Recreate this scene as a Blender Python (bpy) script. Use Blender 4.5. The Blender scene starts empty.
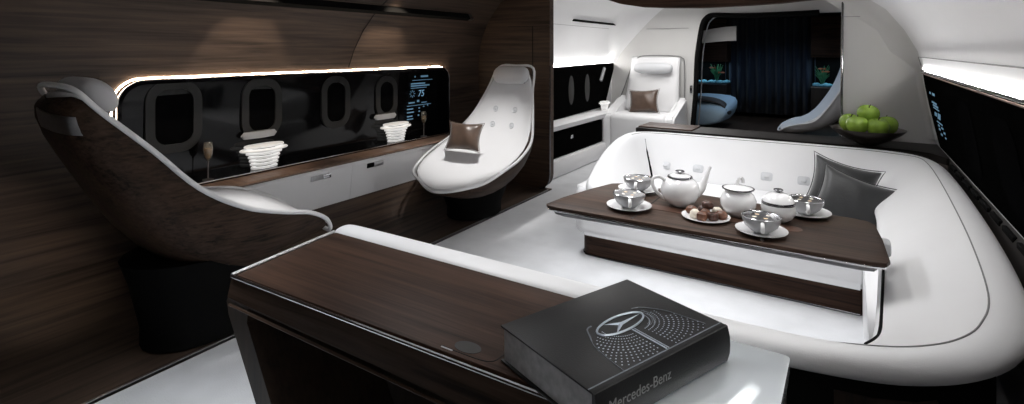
import bpy, bmesh, math, random
from mathutils import Vector, Matrix
from mathutils.bvhtree import BVHTree
random.seed(7)
R = math.radians
SC = bpy.context.scene
COL = SC.collection

# ---------------------------------------------------------------- materials
def mat(name, col, rough=.5, metal=0, coat=0, emis=None, estr=0, bump=0, bscale=200, spec=.5, vary=0, vscale=6, alpha=1, trans=0, sheen=0, ior=1.45):
    m = bpy.data.materials.new(name); m.use_nodes = True
    nt = m.node_tree; b = nt.nodes['Principled BSDF']
    b.inputs['Base Color'].default_value = (*col, 1)
    b.inputs['Roughness'].default_value = rough
    b.inputs['Metallic'].default_value = metal
    b.inputs['Coat Weight'].default_value = coat
    b.inputs['Coat Roughness'].default_value = .08
    b.inputs['Specular IOR Level'].default_value = spec
    b.inputs['Transmission Weight'].default_value = trans
    b.inputs['IOR'].default_value = ior
    b.inputs['Sheen Weight'].default_value = sheen
    if emis: 
        b.inputs['Emission Color'].default_value = (*emis, 1); b.inputs['Emission Strength'].default_value = estr
    tc = nt.nodes.new('ShaderNodeTexCoord')
    if vary:
        n = nt.nodes.new('ShaderNodeTexNoise'); n.inputs['Scale'].default_value = vscale; n.inputs['Detail'].default_value = 6
        nt.links.new(tc.outputs['Object'], n.inputs['Vector'])
        r = nt.nodes.new('ShaderNodeValToRGB')
        r.color_ramp.elements[0].position = .3; r.color_ramp.elements[1].position = .7
        r.color_ramp.elements[0].color = (*[c*(1-vary) for c in col], 1); r.color_ramp.elements[1].color = (*[min(1, c*(1+vary)) for c in col], 1)
        nt.links.new(n.outputs['Fac'], r.inputs['Fac']); nt.links.new(r.outputs['Color'], b.inputs['Base Color'])
    if bump:
        n = nt.nodes.new('ShaderNodeTexNoise'); n.inputs['Scale'].default_value = bscale; n.inputs['Detail'].default_value = 3
        nt.links.new(tc.outputs['Object'], n.inputs['Vector'])
        bp = nt.nodes.new('ShaderNodeBump'); bp.inputs['Strength'].default_value = bump; bp.inputs['Distance'].default_value = .003
        nt.links.new(n.outputs['Fac'], bp.inputs['Height']); nt.links.new(bp.outputs['Normal'], b.inputs['Normal'])
    return m

def wood(name, axis, dark, light, rough=.4, coat=0, scale=1.0, bump=.15, spec=.5):
    m = bpy.data.materials.new(name); m.use_nodes = True
    nt = m.node_tree; b = nt.nodes['Principled BSDF']; L = nt.links.new
    tc = nt.nodes.new('ShaderNodeTexCoord')
    mp = nt.nodes.new('ShaderNodeMapping'); s = [38*scale]*3; s[axis] = 1.3*scale; mp.inputs['Scale'].default_value = s
    L(tc.outputs['Object'], mp.inputs['Vector'])
    n = nt.nodes.new('ShaderNodeTexNoise'); n.inputs['Scale'].default_value = 1; n.inputs['Detail'].default_value = 8; n.inputs['Roughness'].default_value = .62; n.inputs['Distortion'].default_value = .5
    L(mp.outputs['Vector'], n.inputs['Vector'])
    mp2 = nt.nodes.new('ShaderNodeMapping'); s2 = [5*scale]*3; s2[axis] = .5*scale; mp2.inputs['Scale'].default_value = s2
    L(tc.outputs['Object'], mp2.inputs['Vector'])
    n2 = nt.nodes.new('ShaderNodeTexNoise'); n2.inputs['Scale'].default_value = 1; n2.inputs['Detail'].default_value = 4; n2.inputs['Distortion'].default_value = 1.2
    L(mp2.outputs['Vector'], n2.inputs['Vector'])
    mx = nt.nodes.new('ShaderNodeMath'); mx.operation = 'MULTIPLY_ADD'; mx.inputs[1].default_value = .6
    L(n.outputs['Fac'], mx.inputs[0])
    m2 = nt.nodes.new('ShaderNodeMath'); m2.operation = 'MULTIPLY'; m2.inputs[1].default_value = .4
    L(n2.outputs['Fac'], m2.inputs[0]); L(m2.outputs[0], mx.inputs[2])
    r = nt.nodes.new('ShaderNodeValToRGB'); e = r.color_ramp.elements
    e[0].position = .36; e[0].color = (*dark, 1); e[1].position = .64; e[1].color = (*light, 1)
    k = e.new(.46); k.color = (*[(a*.6+c*.4) for a, c in zip(dark, light)], 1)
    L(mx.outputs[0], r.inputs['Fac']); L(r.outputs['Color'], b.inputs['Base Color'])
    b.inputs['Roughness'].default_value = rough; b.inputs['Coat Weight'].default_value = coat; b.inputs['Coat Roughness'].default_value = .12
    b.inputs['Specular IOR Level'].default_value = spec
    bp = nt.nodes.new('ShaderNodeBump'); bp.inputs['Strength'].default_value = bump; bp.inputs['Distance'].default_value = .002
    L(n.outputs['Fac'], bp.inputs['Height']); L(bp.outputs['Normal'], b.inputs['Normal'])
    return m

WD, WL = (.008, .0054, .004), (.082, .055, .040)
M = dict(
    wood_y=wood('walnut_wall', 1, WD, WL, .5, spec=.3),
    wood_x=wood('walnut_desk', 0, (.008, .0042, .003), (.066, .035, .023), .5, scale=1.6, spec=.12),
    wood_t=wood('walnut_table', 0, (.009, .0052, .0036), (.072, .043, .030), .48, scale=1.8, spec=.18),
    wood_p=wood('walnut_partition', 0, (.010, .006, .004), (.085, .052, .034), .5, spec=.3),
    wood_f=wood('walnut_fascia', 0, (.010, .006, .0045), (.060, .038, .027), .6, scale=1.6, spec=.05),
    wood_z=wood('walnut_upright', 2, WD, (.035, .022, .015), .5, scale=1.5, spec=.3),
    wood_s=wood('walnut_shell', 1, (.006, .0036, .0026), (.062, .038, .026), .5, scale=1.9, spec=.12),
    wood_strip=wood('tan_wood', 0, (.10, .06, .04), (.22, .14, .10), .5, scale=2),
    wood_strip2=wood('brown_trim', 1, (.03, .018, .012), (.12, .07, .05), .5, scale=2),
    inlay=wood('inlay_wood', 0, (.035, .016, .010), (.11, .05, .03), .45, scale=2),
    white=mat('white_leather', (.78, .78, .79), .42, bump=.12, bscale=420, vary=.02, vscale=3),
    shellwhite=mat('white_lacquer_panel', (.72, .72, .73), .5, vary=.02, vscale=2),
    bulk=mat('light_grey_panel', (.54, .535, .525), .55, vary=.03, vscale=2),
    rail=mat('pale_grey_leather', (.60, .61, .63), .38, bump=.1, bscale=420),
    pad=mat('light_grey_pad', (.48, .48, .49), .4, bump=.12, bscale=420, vary=.02),
    greyl=mat('grey_leather', (.30, .30, .31), .45, bump=.25, bscale=150),
    carpet=mat('white_carpet', (.60, .61, .63), .85, bump=.5, bscale=160, vary=.06, vscale=7, sheen=.2),
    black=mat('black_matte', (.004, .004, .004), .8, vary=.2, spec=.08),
    ledge=mat('dark_brown_ledge', (.012, .0095, .008), .5, vary=.2, vscale=20),
    gloss=mat('black_glass', (.003, .003, .0035), .06, spec=.26, vary=.1),
    panel=mat('black_panel', (.002, .002, .002), .45, spec=0, vary=.1),
    smoke=mat('smoked_window', (.0028, .0028, .003), .8, vary=.1, spec=0),
    smoke2=mat('smoked_frame', (.02, .0195, .019), .4, vary=.1, spec=.25),
    chrome=mat('polished_steel', (.75, .75, .77), .14, 1),
    brushed=mat('brushed_steel', (.45, .45, .46), .3, 1, vary=.1, vscale=80),
    dchrome=mat('dark_chrome', (.22, .22, .23), .2, 1),
    porc=mat('white_porcelain', (.80, .80, .81), .12, coat=.6, vary=.01),
    greyporc=mat('grey_porcelain', (.36, .365, .375), .2, coat=.4, vary=.03),
    tea=mat('dark_tea', (.03, .014, .008), .05, coat=.5),
    cream=mat('cream_foam', (.62, .46, .30), .4, vary=.25, vscale=60),
    choc=mat('milk_chocolate', (.15, .065, .038), .35, bump=.5, bscale=90, vary=.4, vscale=50),
    darkc=mat('dark_chocolate', (.06, .026, .018), .35, bump=.5, bscale=90, vary=.3, vscale=50),
    wchoc=mat('white_chocolate', (.72, .66, .56), .4, vary=.1, vscale=60),
    apple=mat('green_apple_skin', (.26, .42, .05), .25, coat=.3, vary=.28, vscale=22),
    stem=mat('brown_stem', (.05, .03, .015), .7, vary=.2),
    bowl=mat('dark_bronze', (.035, .028, .024), .28, .6, vary=.2, vscale=30),
    bowlin=mat('pewter_inside', (.18, .16, .15), .3, .8, vary=.2, vscale=30),
    cush=mat('charcoal_satin', (.028, .029, .030), .42, bump=.3, bscale=60, vary=.15, vscale=12, sheen=.3),
    cushl=mat('charcoal_piping', (.16, .16, .165), .4, vary=.1),
    brown=mat('brown_satin', (.085, .052, .036), .32, bump=.3, bscale=60, vary=.2, vscale=14, sheen=.3),
    book=mat('black_book_cloth', (.007, .007, .0075), .4, bump=.15, bscale=300, spec=.35),
    pages=mat('dark_page_edges', (.42, .42, .43), .55, vary=.2, vscale=60),
    ink=mat('silver_ink', (.55, .62, .70), .3, .6),
    inkd=mat('dim_silver_ink', (.20, .22, .25), .35, .6),
    inkt=mat('grey_lettering', (.22, .22, .22), .5),
    led=mat('warm_led', (1, .9, .75), .5, emis=(1, .80, .60), estr=48),
    ledw=mat('white_led', (1, 1, 1), .5, emis=(1, .98, .95), estr=75),
    lamp=mat('lamp_lens', (1, 1, 1), .5, emis=(1, .9, .78), estr=8),
    glow=mat('lit_ribbed_glass', (.85, .85, .85), .3, emis=(1, .98, .95), estr=.3),
    cyan=mat('screen_cyan', (.1, .2, .3), .5, emis=(.32, .60, .85), estr=.4),
    cyand=mat('screen_cyan_dim', (.1, .2, .3), .5, emis=(.20, .40, .58), estr=.28),
    glass=mat('clear_glass', (.9, .85, .75), .03, trans=.9),
    wine=mat('golden_wine', (.35, .22, .10), .15, vary=.4, vscale=90),
    curtain=mat('navy_curtain', (.012, .020, .042), .7, vary=.2, vscale=4, sheen=.3),
    pebble=mat('blue_pebbles', (.25, .62, .78), .5, vary=.3, vscale=30, emis=(.2, .6, .8), estr=.0),
    plant=mat('aquatic_green', (.05, .22, .10), .5, vary=.3, vscale=20),
    fish=mat('orange_fish', (.75, .22, .10), .35, vary=.2, vscale=30),
    bed=mat('pale_blue_linen', (.36, .50, .62), .8, vary=.05, vscale=6),
    throw=mat('dark_throw', (.035, .03, .03), .6, bump=.5, bscale=40, vary=.3, vscale=20),
    floorw=wood('dark_floor', 1, (.012, .007, .005), (.05, .03, .02), .4, spec=.3),
    seam=mat('seam_shadow', (.01, .008, .007), .8, vary=.1),
    gseam=mat('grey_seam', (.22, .22, .22), .8, vary=.1),
    mirror=mat('painted_ceiling_reflection', (.86, .92, .96), .07, metal=.5, vary=.02),  # pale base colour imitates the bright ceiling mirrored in dark glass
    knot=mat('tan_leather', (.2, .12, .08), .5, vary=.2, vscale=30),
)

# ---------------------------------------------------------------- object helpers
def thing(name, label, cat, loc=(0, 0, 0), group=None, rot=0):
    o = bpy.data.objects.new(name, None); COL.objects.link(o); o.empty_display_size = .05
    o.location = loc; o.rotation_euler = (0, 0, rot); o['label'] = label; o['category'] = cat
    if group: o['group'] = group
    return o

def tag(o, label, cat, group=None, kind=None):
    o['label'] = label; o['category'] = cat
    if group: o['group'] = group
    if kind: o['kind'] = kind
    return o

def put(name, bm, m, parent=None, world=True, sub=0, smooth=True, label=None, loc=None, auto=40):
    """link bm as one mesh object. world: coordinates are world ones."""
    bmesh.ops.recalc_face_normals(bm, faces=bm.faces)
    if parent is not None and world:
        q = parent; acc = Vector((0, 0, 0))
        while q is not None: acc += Vector(q.location); q = q.parent
        bmesh.ops.translate(bm, verts=bm.verts, vec=-acc)
    off = None
    if parent is None and loc is not None:
        bmesh.ops.translate(bm, verts=bm.verts, vec=-Vector(loc))
    me = bpy.data.meshes.new(name); bm.to_mesh(me); bm.free()
    o = bpy.data.objects.new(name, me); COL.objects.link(o)
    if parent is not None: o.parent = parent
    elif loc is not None: o.location = loc
    for mm in (m if isinstance(m, (list, tuple)) else [m]): me.materials.append(M[mm])
    if smooth:
        for p in me.polygons: p.use_smooth = True
        if not sub: me.set_sharp_from_angle(angle=R(auto))
    if sub:
        s = o.modifiers.new('sub', 'SUBSURF'); s.levels = sub; s.render_levels = sub
    if label: o['label'] = label
    return o

def struct(name, bm, m, **k):
    o = put(name, bm, m, **k); o['kind'] = 'structure'; return o

def BM(): return bmesh.new()

def box(bm, x0, x1, y0, y1, z0, z1, bev=0, seg=2):
    r = bmesh.ops.create_cube(bm, size=1)
    vs = r['verts']
    for v in vs:
        v.co = Vector(((x0+x1)/2+v.co.x*(x1-x0), (y0+y1)/2+v.co.y*(y1-y0), (z0+z1)/2+v.co.z*(z1-z0)))
    if bev:
        es = list({e for v in vs for e in v.link_edges})
        bmesh.ops.bevel(bm, geom=es, offset=bev, segments=seg, affect='EDGES', profile=.5)
    return bm

def loft(bm, rings, closed=True, caps=True, loop=False):
    V = [[bm.verts.new(p) for p in r] for r in rings]
    n = len(V[0]); N = len(V)
    for i in range(N if loop else N-1):
        a, b = V[i], V[(i+1) % N]
        for j in range(n if closed else n-1):
            k = (j+1) % n
            bm.faces.new((a[j], a[k], b[k], b[j]))
    if caps and closed and not loop:
        bm.faces.new(V[0]); bm.faces.new(V[-1][::-1])
    return bm

def lathe(bm, prof, cx=0, cy=0, cz=0, n=40, sx=1, sy=1):
    rings = []
    for r, z in prof:
        r = max(r, .0003)
        rings.append([(cx+r*sx*math.cos(2*math.pi*k/n), cy+r*sy*math.sin(2*math.pi*k/n), cz+z) for k in range(n)])
    return loft(bm, rings)

def tube(bm, pts, rad, n=10, closed=False):
    pts = [Vector(p) for p in pts]; N = len(pts)
    rads = rad if isinstance(rad, (list, tuple)) else [rad]*N
    up = None; rings = []
    for i, p in enumerate(pts):
        if closed: t = pts[(i+1) % N]-pts[i-1]
        else: t = pts[min(i+1, N-1)]-pts[max(i-1, 0)]
        t.normalize()
        if up is None:
            up = Vector((0, 0, 1)) if abs(t.z) < .9 else Vector((1, 0, 0))
        s = t.cross(up).normalized(); up = s.cross(t).normalized()
        rings.append([p+rads[i]*(math.cos(2*math.pi*k/n)*s+math.sin(2*math.pi*k/n)*up) for k in range(n)])
    return loft(bm, rings, loop=closed)

def prism(bm, outline, z0, z1, bev=0, seg=2):
    a = [bm.verts.new((x, y, z0)) for x, y in outline]; b = [bm.verts.new((x, y, z1)) for x, y in outline]
    n = len(a); f0 = bm.faces.new(a[::-1]); f1 = bm.faces.new(b)
    for i in range(n): bm.faces.new((a[i], a[(i+1) % n], b[(i+1) % n], b[i]))
    if bev:
        es = list(f0.edges)+list(f1.edges)
        bmesh.ops.bevel(bm, geom=es, offset=bev, segments=seg, affect='EDGES', profile=.5)
    return bm

def rrect(x0, x1, y0, y1, rs, n=7):
    """rounded rectangle outline, rs = radii at (x0y0, x1y0, x1y1, x0y1)"""
    if not isinstance(rs, (list, tuple)): rs = [rs]*4
    out = []
    for (cx, cy, a0), r in zip(((x0, y0, 180), (x1, y0, 270), (x1, y1, 0), (x0, y1, 90)), rs):
        ccx = cx+(r if cx == x0 else -r); ccy = cy+(r if cy == y0 else -r)
        for k in range(n):
            a = R(a0+90*k/(n-1)); out.append((ccx+r*math.cos(a), ccy+r*math.sin(a)))
    return out

def catmull(pts, n=6, closed=False):
    P = [Vector(p) for p in pts]; N = len(P); out = []
    for i in range(N if closed else N-1):
        if closed: a, b, c, d = P[i-1], P[i], P[(i+1) % N], P[(i+2) % N]
        else: a, b, c, d = P[max(i-1, 0)], P[i], P[i+1], P[min(i+2, N-1)]
        for k in range(n):
            t = k/n
            out.append(.5*((2*b)+(c-a)*t+(2*a-5*b+4*c-d)*t*t+(3*b-a-3*c+d)*t**3))
    if not closed: out.append(P[-1])
    return out

def frame_ring(bm, outer, inner, fn0, fn1):
    """frame between two outlines of equal count; fn maps (u,v)->3D at the two depths"""
    n = len(outer)
    A = [bm.verts.new(fn0(*p)) for p in outer]; B = [bm.verts.new(fn1(*p)) for p in outer]
    C = [bm.verts.new(fn1(*p)) for p in inner]; D = [bm.verts.new(fn0(*p)) for p in inner]
    for i in range(n):
        k = (i+1) % n
        for a, b in ((A, B), (B, C), (C, D), (D, A)):
            bm.faces.new((a[i], a[k], b[k], b[i]))
    return bm

def text_mesh(txt, size, font_shear=0):
    cu = bpy.data.curves.new('lettering', 'FONT'); cu.body = txt; cu.size = size; cu.extrude = .0004; cu.shear = font_shear
    cu.align_x = 'LEFT'
    o = bpy.data.objects.new('lettering', cu); COL.objects.link(o)
    dg = bpy.context.evaluated_depsgraph_get(); me = bpy.data.meshes.new_from_object(o.evaluated_get(dg))
    bm = BM(); bm.from_mesh(me); bpy.data.objects.remove(o); bpy.data.meshes.remove(me)
    return bm

def arealight(name, loc, rot, sx, sy, power, col=(1, 1, 1), spread=180):
    l = bpy.data.lights.new(name, 'AREA'); l.shape = 'RECTANGLE'; l.size = sx; l.size_y = sy; l.energy = power; l.color = col; l.spread = R(spread)
    o = bpy.data.objects.new(name, l); COL.objects.link(o); o.location = loc; o.rotation_euler = rot; return o

def spot(name, loc, target, power, ang, blend=.5, col=(1, .85, .68), size=.03):
    l = bpy.data.lights.new(name, 'SPOT'); l.energy = power; l.spot_size = R(ang); l.spot_blend = blend; l.color = col; l.shadow_soft_size = size
    o = bpy.data.objects.new(name, l); COL.objects.link(o); o.location = loc
    d = Vector(target)-Vector(loc); o.rotation_euler = d.to_track_quat('-Z', 'Y').to_euler(); return o

# ================================================================= SETTING
YF, YB = -1.3, 4.56           # front cabin extent
# left wall: curved walnut skin rising out of the floor, with an opening for the display
low = [(-2.44, .0), (-2.44, .012), (-2.62, .012), (-2.80, .03), (-2.95, .075), (-3.07, .16), (-3.15, .28), (-3.20, .42), (-3.22, .545)]
up = [(-3.27, 1.21), (-3.255, 1.35), (-3.21, 1.5), (-3.13, 1.66), (-3.0, 1.82), (-2.8, 1.97), (-2.5, 2.08), (-2.2, 2.13)]
mid = [low[-1], (-3.25, .80), (-3.265, 1.0), up[0]]
bm = BM()
def sheet(bm, prof, ys):
    V = [[bm.verts.new((x, y, z)) for x, z in prof] for y in ys]
    for i in range(len(ys)-1):
        for j in range(len(prof)-1): bm.faces.new((V[i][j], V[i+1][j], V[i+1][j+1], V[i][j+1]))
ysl = [YF, 0, 1.22, 2.5, 3.985, YB]
sheet(bm, low, ysl); sheet(bm, up, ysl)
sheet(bm, mid, [YF, 0, 1.22]); sheet(bm, mid, [3.985, YB])
bmesh.ops.remove_doubles(bm, verts=bm.verts, dist=1e-4)
struct('wall_left', bm, 'wood_y', auto=60)
# partition across the aisle side (curved into the wall)
bm = BM(); 
plan = rrect(-3.4, -2.43, 0, 2.2, [0, .10, 0, 0])
def vprism(bm, outline, y0, y1):
    a = [bm.verts.new((x, y0, z)) for x, z in outline]; b = [bm.verts.new((x, y1, z)) for x, z in outline]
    bm.faces.new(a); bm.faces.new(b[::-1]); n = len(a)
    for i in range(n): bm.faces.new((a[i], a[(i+1) % n], b[(i+1) % n], b[i]))
vprism(bm, rrect(-3.4, -2.43, .012, 2.2, [.001, .14, .001, .001]), 4.5, 4.58)
struct('wall_partition', bm, 'wood_p', auto=30)
# white foot trim under the partition corner
bm = BM(); tube(bm, [(-2.426, 4.5, 1.2), (-2.426, 4.5, .16), (-2.44, 4.5, .08), (-2.49, 4.5, .03), (-2.56, 4.5, .008)], .006, 8)
struct('trim_1', bm, 'dchrome')
# seams in the wood
bm = BM(); tube(bm, [(-3.268, 2.80, 1.215), (-3.253, 2.84, 1.35), (-3.208, 2.89, 1.5), (-3.128, 2.96, 1.66), (-2.998, 3.05, 1.82)], .0035, 6)
struct('trim_2', bm, 'seam')
bm = BM(); box(bm, -2.62, -2.614, 4.494, 4.50, 1.1, 1.58); box(bm, -2.9, -2.44, 4.494, 4.50, 1.578, 1.584)
struct('trim_3', bm, 'seam')
# floor
bm = BM(); box(bm, -3.6, .9, YF, 7.0, -.05, 0); struct('floor', bm, 'carpet', smooth=False)
bm = BM(); box(bm, -2.452, -2.440, YF, 4.5, 0, .016, .002); struct('trim_4', bm, 'brushed')
# wall behind the camera
bm = BM(); box(bm, -3.6, .9, YF-.05, YF, 0, 2.2); struct('wall_front', bm, 'wood_z', smooth=False)
# ceiling of the lounge
bm = BM(); box(bm, -2.6, .2, YF, 4.6, 2.12, 2.18); struct('ceiling', bm, 'shellwhite', smooth=False)
# dark slot along the wood wall
sl = thing('air_slot', 'long black slot high on the brown wood wall above the display', 'vent', (-3.1, 3.0, 1.7))
bm = BM()
def slotbar(bm, x, z, y0, y1, w=.05, d=.02, a=R(58)):
    w *= 1.35; x += .012; z -= .006
    c, s = math.cos(a), math.sin(a)
    R0 = [(-w/2, -d), (w/2, -d), (w/2, d), (-w/2, d)]
    loft(bm, [[(x+u*(-c)*1-v*s, y, z+u*s-v*c) for u, v in R0] for y in (y0, y1)])
slotbar(bm, -3.118, 1.675, 1.2, 4.1)
put('slot_recess', bm, 'black', sl, smooth=False)
bm = BM(); slotbar(bm, -3.118, 1.675, 4.1, 4.16, .05, .014)
put('end_cap', bm, 'brushed', sl, smooth=False, label='pale angled metal end cap')
bm = BM(); tube(bm, [(-3.092, 1.2, 1.703), (-3.092, 4.12, 1.703)], .004, 6); put('edge_strip', bm, 'wood_y', sl)

# ---- right wall (white fuselage skin)
rp = [(.60, .0), (.60, .5), (.52, .68), (.47, .74), (.455, .80), (.42, 1.0), (.40, 1.14), (.392, 1.22), (.36, 1.34), (.29, 1.48), (.19, 1.61), (.05, 1.72), (-.12, 1.83), (-.35, 1.93), (-.6, 2.0)]
bm = BM(); sheet(bm, rp, [YF, 1.0, 3.0, 4.6]); struct('wall_right', bm, 'shellwhite', auto=60)
bm = BM(); tube(bm, [(.365, -.5, 1.305), (.365, 4.28, 1.305)], .0025, 6); tube(bm, [(.365, 4.28, 1.305), (.38, 4.3, 1.25)], .0025, 6); struct('trim_5', bm, 'gseam')
# ---- right rear bulkhead
bm = BM()
out = [(-.055, .70), (-.055, 2.1), (-.6, 2.3), (.5, 2.3)] 
o2 = [(-.06, .66), (-.045, 1.95), (.62, 1.95), (.62, .66)]
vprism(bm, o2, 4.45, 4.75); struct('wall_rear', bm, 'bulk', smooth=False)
# fillet that rounds the bulkhead into the fuselage wall
bm = BM()
rings = []
for x, z in [(.462, .765), (.455, .80), (.42, 1.0), (.40, 1.14), (.392, 1.22), (.36, 1.34), (.29, 1.48), (.19, 1.61), (.05, 1.72)]:
    k = .16 if z > 1.25 else .05
    if z > 1.6: k = .22
    rings.append([(x-k*(1-math.sin(a)), 4.455-k*1.3*(1-math.cos(a)), z) for a in [R(t) for t in (0, 18, 36, 54, 72, 90)]])
V = [[bm.verts.new(p) for p in r] for r in rings]
for i in range(len(V)-1):
    for j in range(5): bm.faces.new((V[i][j], V[i][j+1], V[i+1][j+1], V[i+1][j]))
struct('trim_6', bm, 'bulk', auto=80)
bm = BM(); tube(bm, [(-.058, 4.44, .74), (-.046, 4.44, 1.9)], .008, 8); struct('trim_7', bm, 'dchrome')
bm = BM(); tube(bm, catmull([(-.045, 4.446, 1.585, ), (.10, 4.446, 1.585), (.145, 4.446, 1.60), (.16, 4.446, 1.64), (.165, 4.446, 1.72)], 4), .0022, 6); struct('trim_8', bm, 'gseam')
# ---- header of walnut over the way aft
bm = BM()
hd = [(-2.5, 2.15), (-2.44, 1.98), (-2.2, 1.90), (-1.95, 1.835), (-1.75, 1.765), (-1.55, 1.728), (-1.35, 1.712), (-1.05, 1.70), (-.75, 1.703), (-.45, 1.712), (-.2, 1.73), (-.04, 1.75), (-.04, 2.15)]
vprism(bm, hd, 4.56, 4.66); struct('wall_header', bm, 'wood_x', smooth=False)

# ---- aft section: white skin on the left, rear bulkhead with doorway
ap = [(-2.95, 0), (-2.95, .30), (-2.86, .48), (-2.80, .565), (-2.80, 1.18), (-2.79, 1.30), (-2.76, 1.45), (-2.70, 1.6), (-2.61, 1.75), (-2.48, 1.88), (-2.28, 1.98), (-2.0, 2.03), (-1.2, 2.05), (.6, 2.05)]
bm = BM(); sheet(bm, ap, [4.60, 5.5, 7.02]); struct('wall_aft_left', bm, 'shellwhite', auto=60)
bm = BM()
def qd(bm, pts): bm.faces.new([bm.verts.new(p) for p in pts])
# doorway opening outline left side and top
op = [(-1.755, 0), (-1.70, .33), (-1.66, .8), (-1.645, 1.223), (-1.61, 1.5), (-1.575, 1.68), (-1.53, 1.75), (-1.45, 1.785), (-1.18, 1.77), (-.8, 1.765), (-.3, 1.775), (.2, 1.78), (.45, 1.78), (.45, 0)]
y = 6.98
outl = [(-3.1, 0)]+[(x, z) for x, z in op]+[(.8, 0), (.8, 2.1), (-3.1, 2.1)]
vprism(bm, outl, 6.98, 7.06)
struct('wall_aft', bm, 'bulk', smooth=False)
bm = BM()   # corner sweep between skin and bulkhead
rings = []
for i, (x, z) in enumerate(ap[4:12]):
    k = (.10, .16, .26, .34, .40, .42, .42, .42)[i]
    rings.append([(x+k*(1-math.cos(a)), 6.985-k*(1-math.sin(a)), z) for a in [R(t) for t in range(0, 91, 15)]])
V = [[bm.verts.new(p) for p in r] for r in rings]
for i in range(len(V)-1):
    for j in range(6): bm.faces.new((V[i][j], V[i][j+1], V[i+1][j+1], V[i+1][j]))
struct('trim_9', bm, 'shellwhite', auto=80)
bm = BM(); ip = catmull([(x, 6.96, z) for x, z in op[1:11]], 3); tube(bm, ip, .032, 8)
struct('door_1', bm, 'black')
bm = BM(); tube(bm, catmull([(x+.055, 7.0, z-.02) for x, z in op[1:9]], 3), .008, 8); struct('trim_10', bm, 'brushed')
bm = BM(); slot_y = (5.49, 6.75)
box(bm, -2.665, -2.635, 5.45, 6.78, 1.675, 1.70)
so = tag(put('air_slot', bm, 'black', loc=(-2.65, 6.1, 1.69)), 'thin black slot in the white curved wall of the aft section', 'vent')
bm = BM(); tube(bm, [(-2.684, 4.7, 1.63), (-2.684, 6.6, 1.63)], .003, 6); tube(bm, [(-2.3, 6.972, 1.63), (-1.75, 6.972, 1.63)], .003, 6); struct('trim_11', bm, 'gseam')

# ================================================================= DISPLAY NICHE (left wall)
Y0, Y1, Z0, Z1 = 1.245, 3.965, .555, 1.185
_oo = rrect(Y0, Y1, Z0, Z1, [.02, .05, .11, .13], 9); _rc = rrect(Y0-.06, Y1+.06, Z0-.03, Z1+.06, [.001]*4, 9)
bm = BM(); frame_ring(bm, _rc, _oo, lambda y, z: (-3.285-.0*z, y, z), lambda y, z: (-3.268+max(0, (1.0-z))*.06, y, z)); struct('trim_13', bm, 'wood_y', auto=60)
dsp = thing('display_wall', 'long black glass display panel set in the walnut wall with warm light behind its edge', 'display panel', (-3.3, 2.6, Z0))
oo = rrect(Y0, Y1, Z0, Z1, [.02, .05, .11, .13], 9); ii = rrect(Y0+.022, Y1-.022, Z0+.012, Z1-.022, [.015, .04, .095, .115], 9)
bm = BM(); frame_ring(bm, oo, ii, lambda y, z: (-3.36, y, z), lambda y, z: (-3.225, y, z)); put('frame', bm, 'gloss', dsp)
bm = BM(); bm.faces.new([bm.verts.new((-3.36+(z-Z0)*.03, y, z)) for y, z in oo]); gp = put('glass_panel', bm, 'gloss', dsp, smooth=False)
bm = BM(); tube(bm, [(-3.223, Y0+.02, Z0+.012), (-3.223, Y1-.03, Z0+.012)], .0045, 6)
put('bottom_edge', bm, 'chrome', dsp, label='bright chrome edge line')
bm = BM(); path = [(-3.222, y, z) for y, z in oo[9:]+oo[:1]][::1]
tube(bm, [(-3.222, y, z) for y, z in oo[10:]], .0035, 6); put('top_edge', bm, 'dchrome', dsp)
bm = BM(); big = rrect(Y0-.012, Y1+.010, Z0-.0, Z1+.010, [.02, .05, .12, .14], 9)
pts = [(y, z) for y, z in big[16:]]
tube(bm, [(-3.262, y, z) for y, z in pts]+[(-3.255, Y0-.012, .62)], .004, 8); put('light_strip', bm, 'led', dsp, label='warm white light strip')
for k, (yc, zc, w, h) in enumerate([(1.58, .96, .31, .42), (2.13, .96, .29, .40), (2.74, .95, .27, .40), (3.27, .95, .25, .36)]):
    o_ = rrect(yc-w/2, yc+w/2, zc-h/2, zc+h/2, .118, 9); i_ = rrect(yc-w/2+.05, yc+w/2-.05, zc-h/2+.05, zc+h/2-.05, .07, 9)
    bm = BM(); frame_ring(bm, o_, i_, lambda y, z: (-3.352, y, z), lambda y, z: (-3.335, y, z))
    f = put('window_frame', bm, 'smoke2', dsp)
    bm = BM(); bm.faces.new([bm.verts.new((-3.344, y, z)) for y, z in i_]); fp = put('window_pane', bm, 'smoke', f, smooth=False)
for yc, in ((2.10,), (3.24,)):
    bm = BM(); lathe(bm, [(.03, -.022), (.085, -.022), (.10, 0), (.085, .022), (.03, .022)], -3.325, yc, .79, 24, sx=.25, sy=1.3); put('bowl_reflection', bm, 'greyporc', dsp, label='grey oval modelled as a bowl reflection')  # solid grey ovals stand in for the ribbed bowls mirrored in black glass
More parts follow.
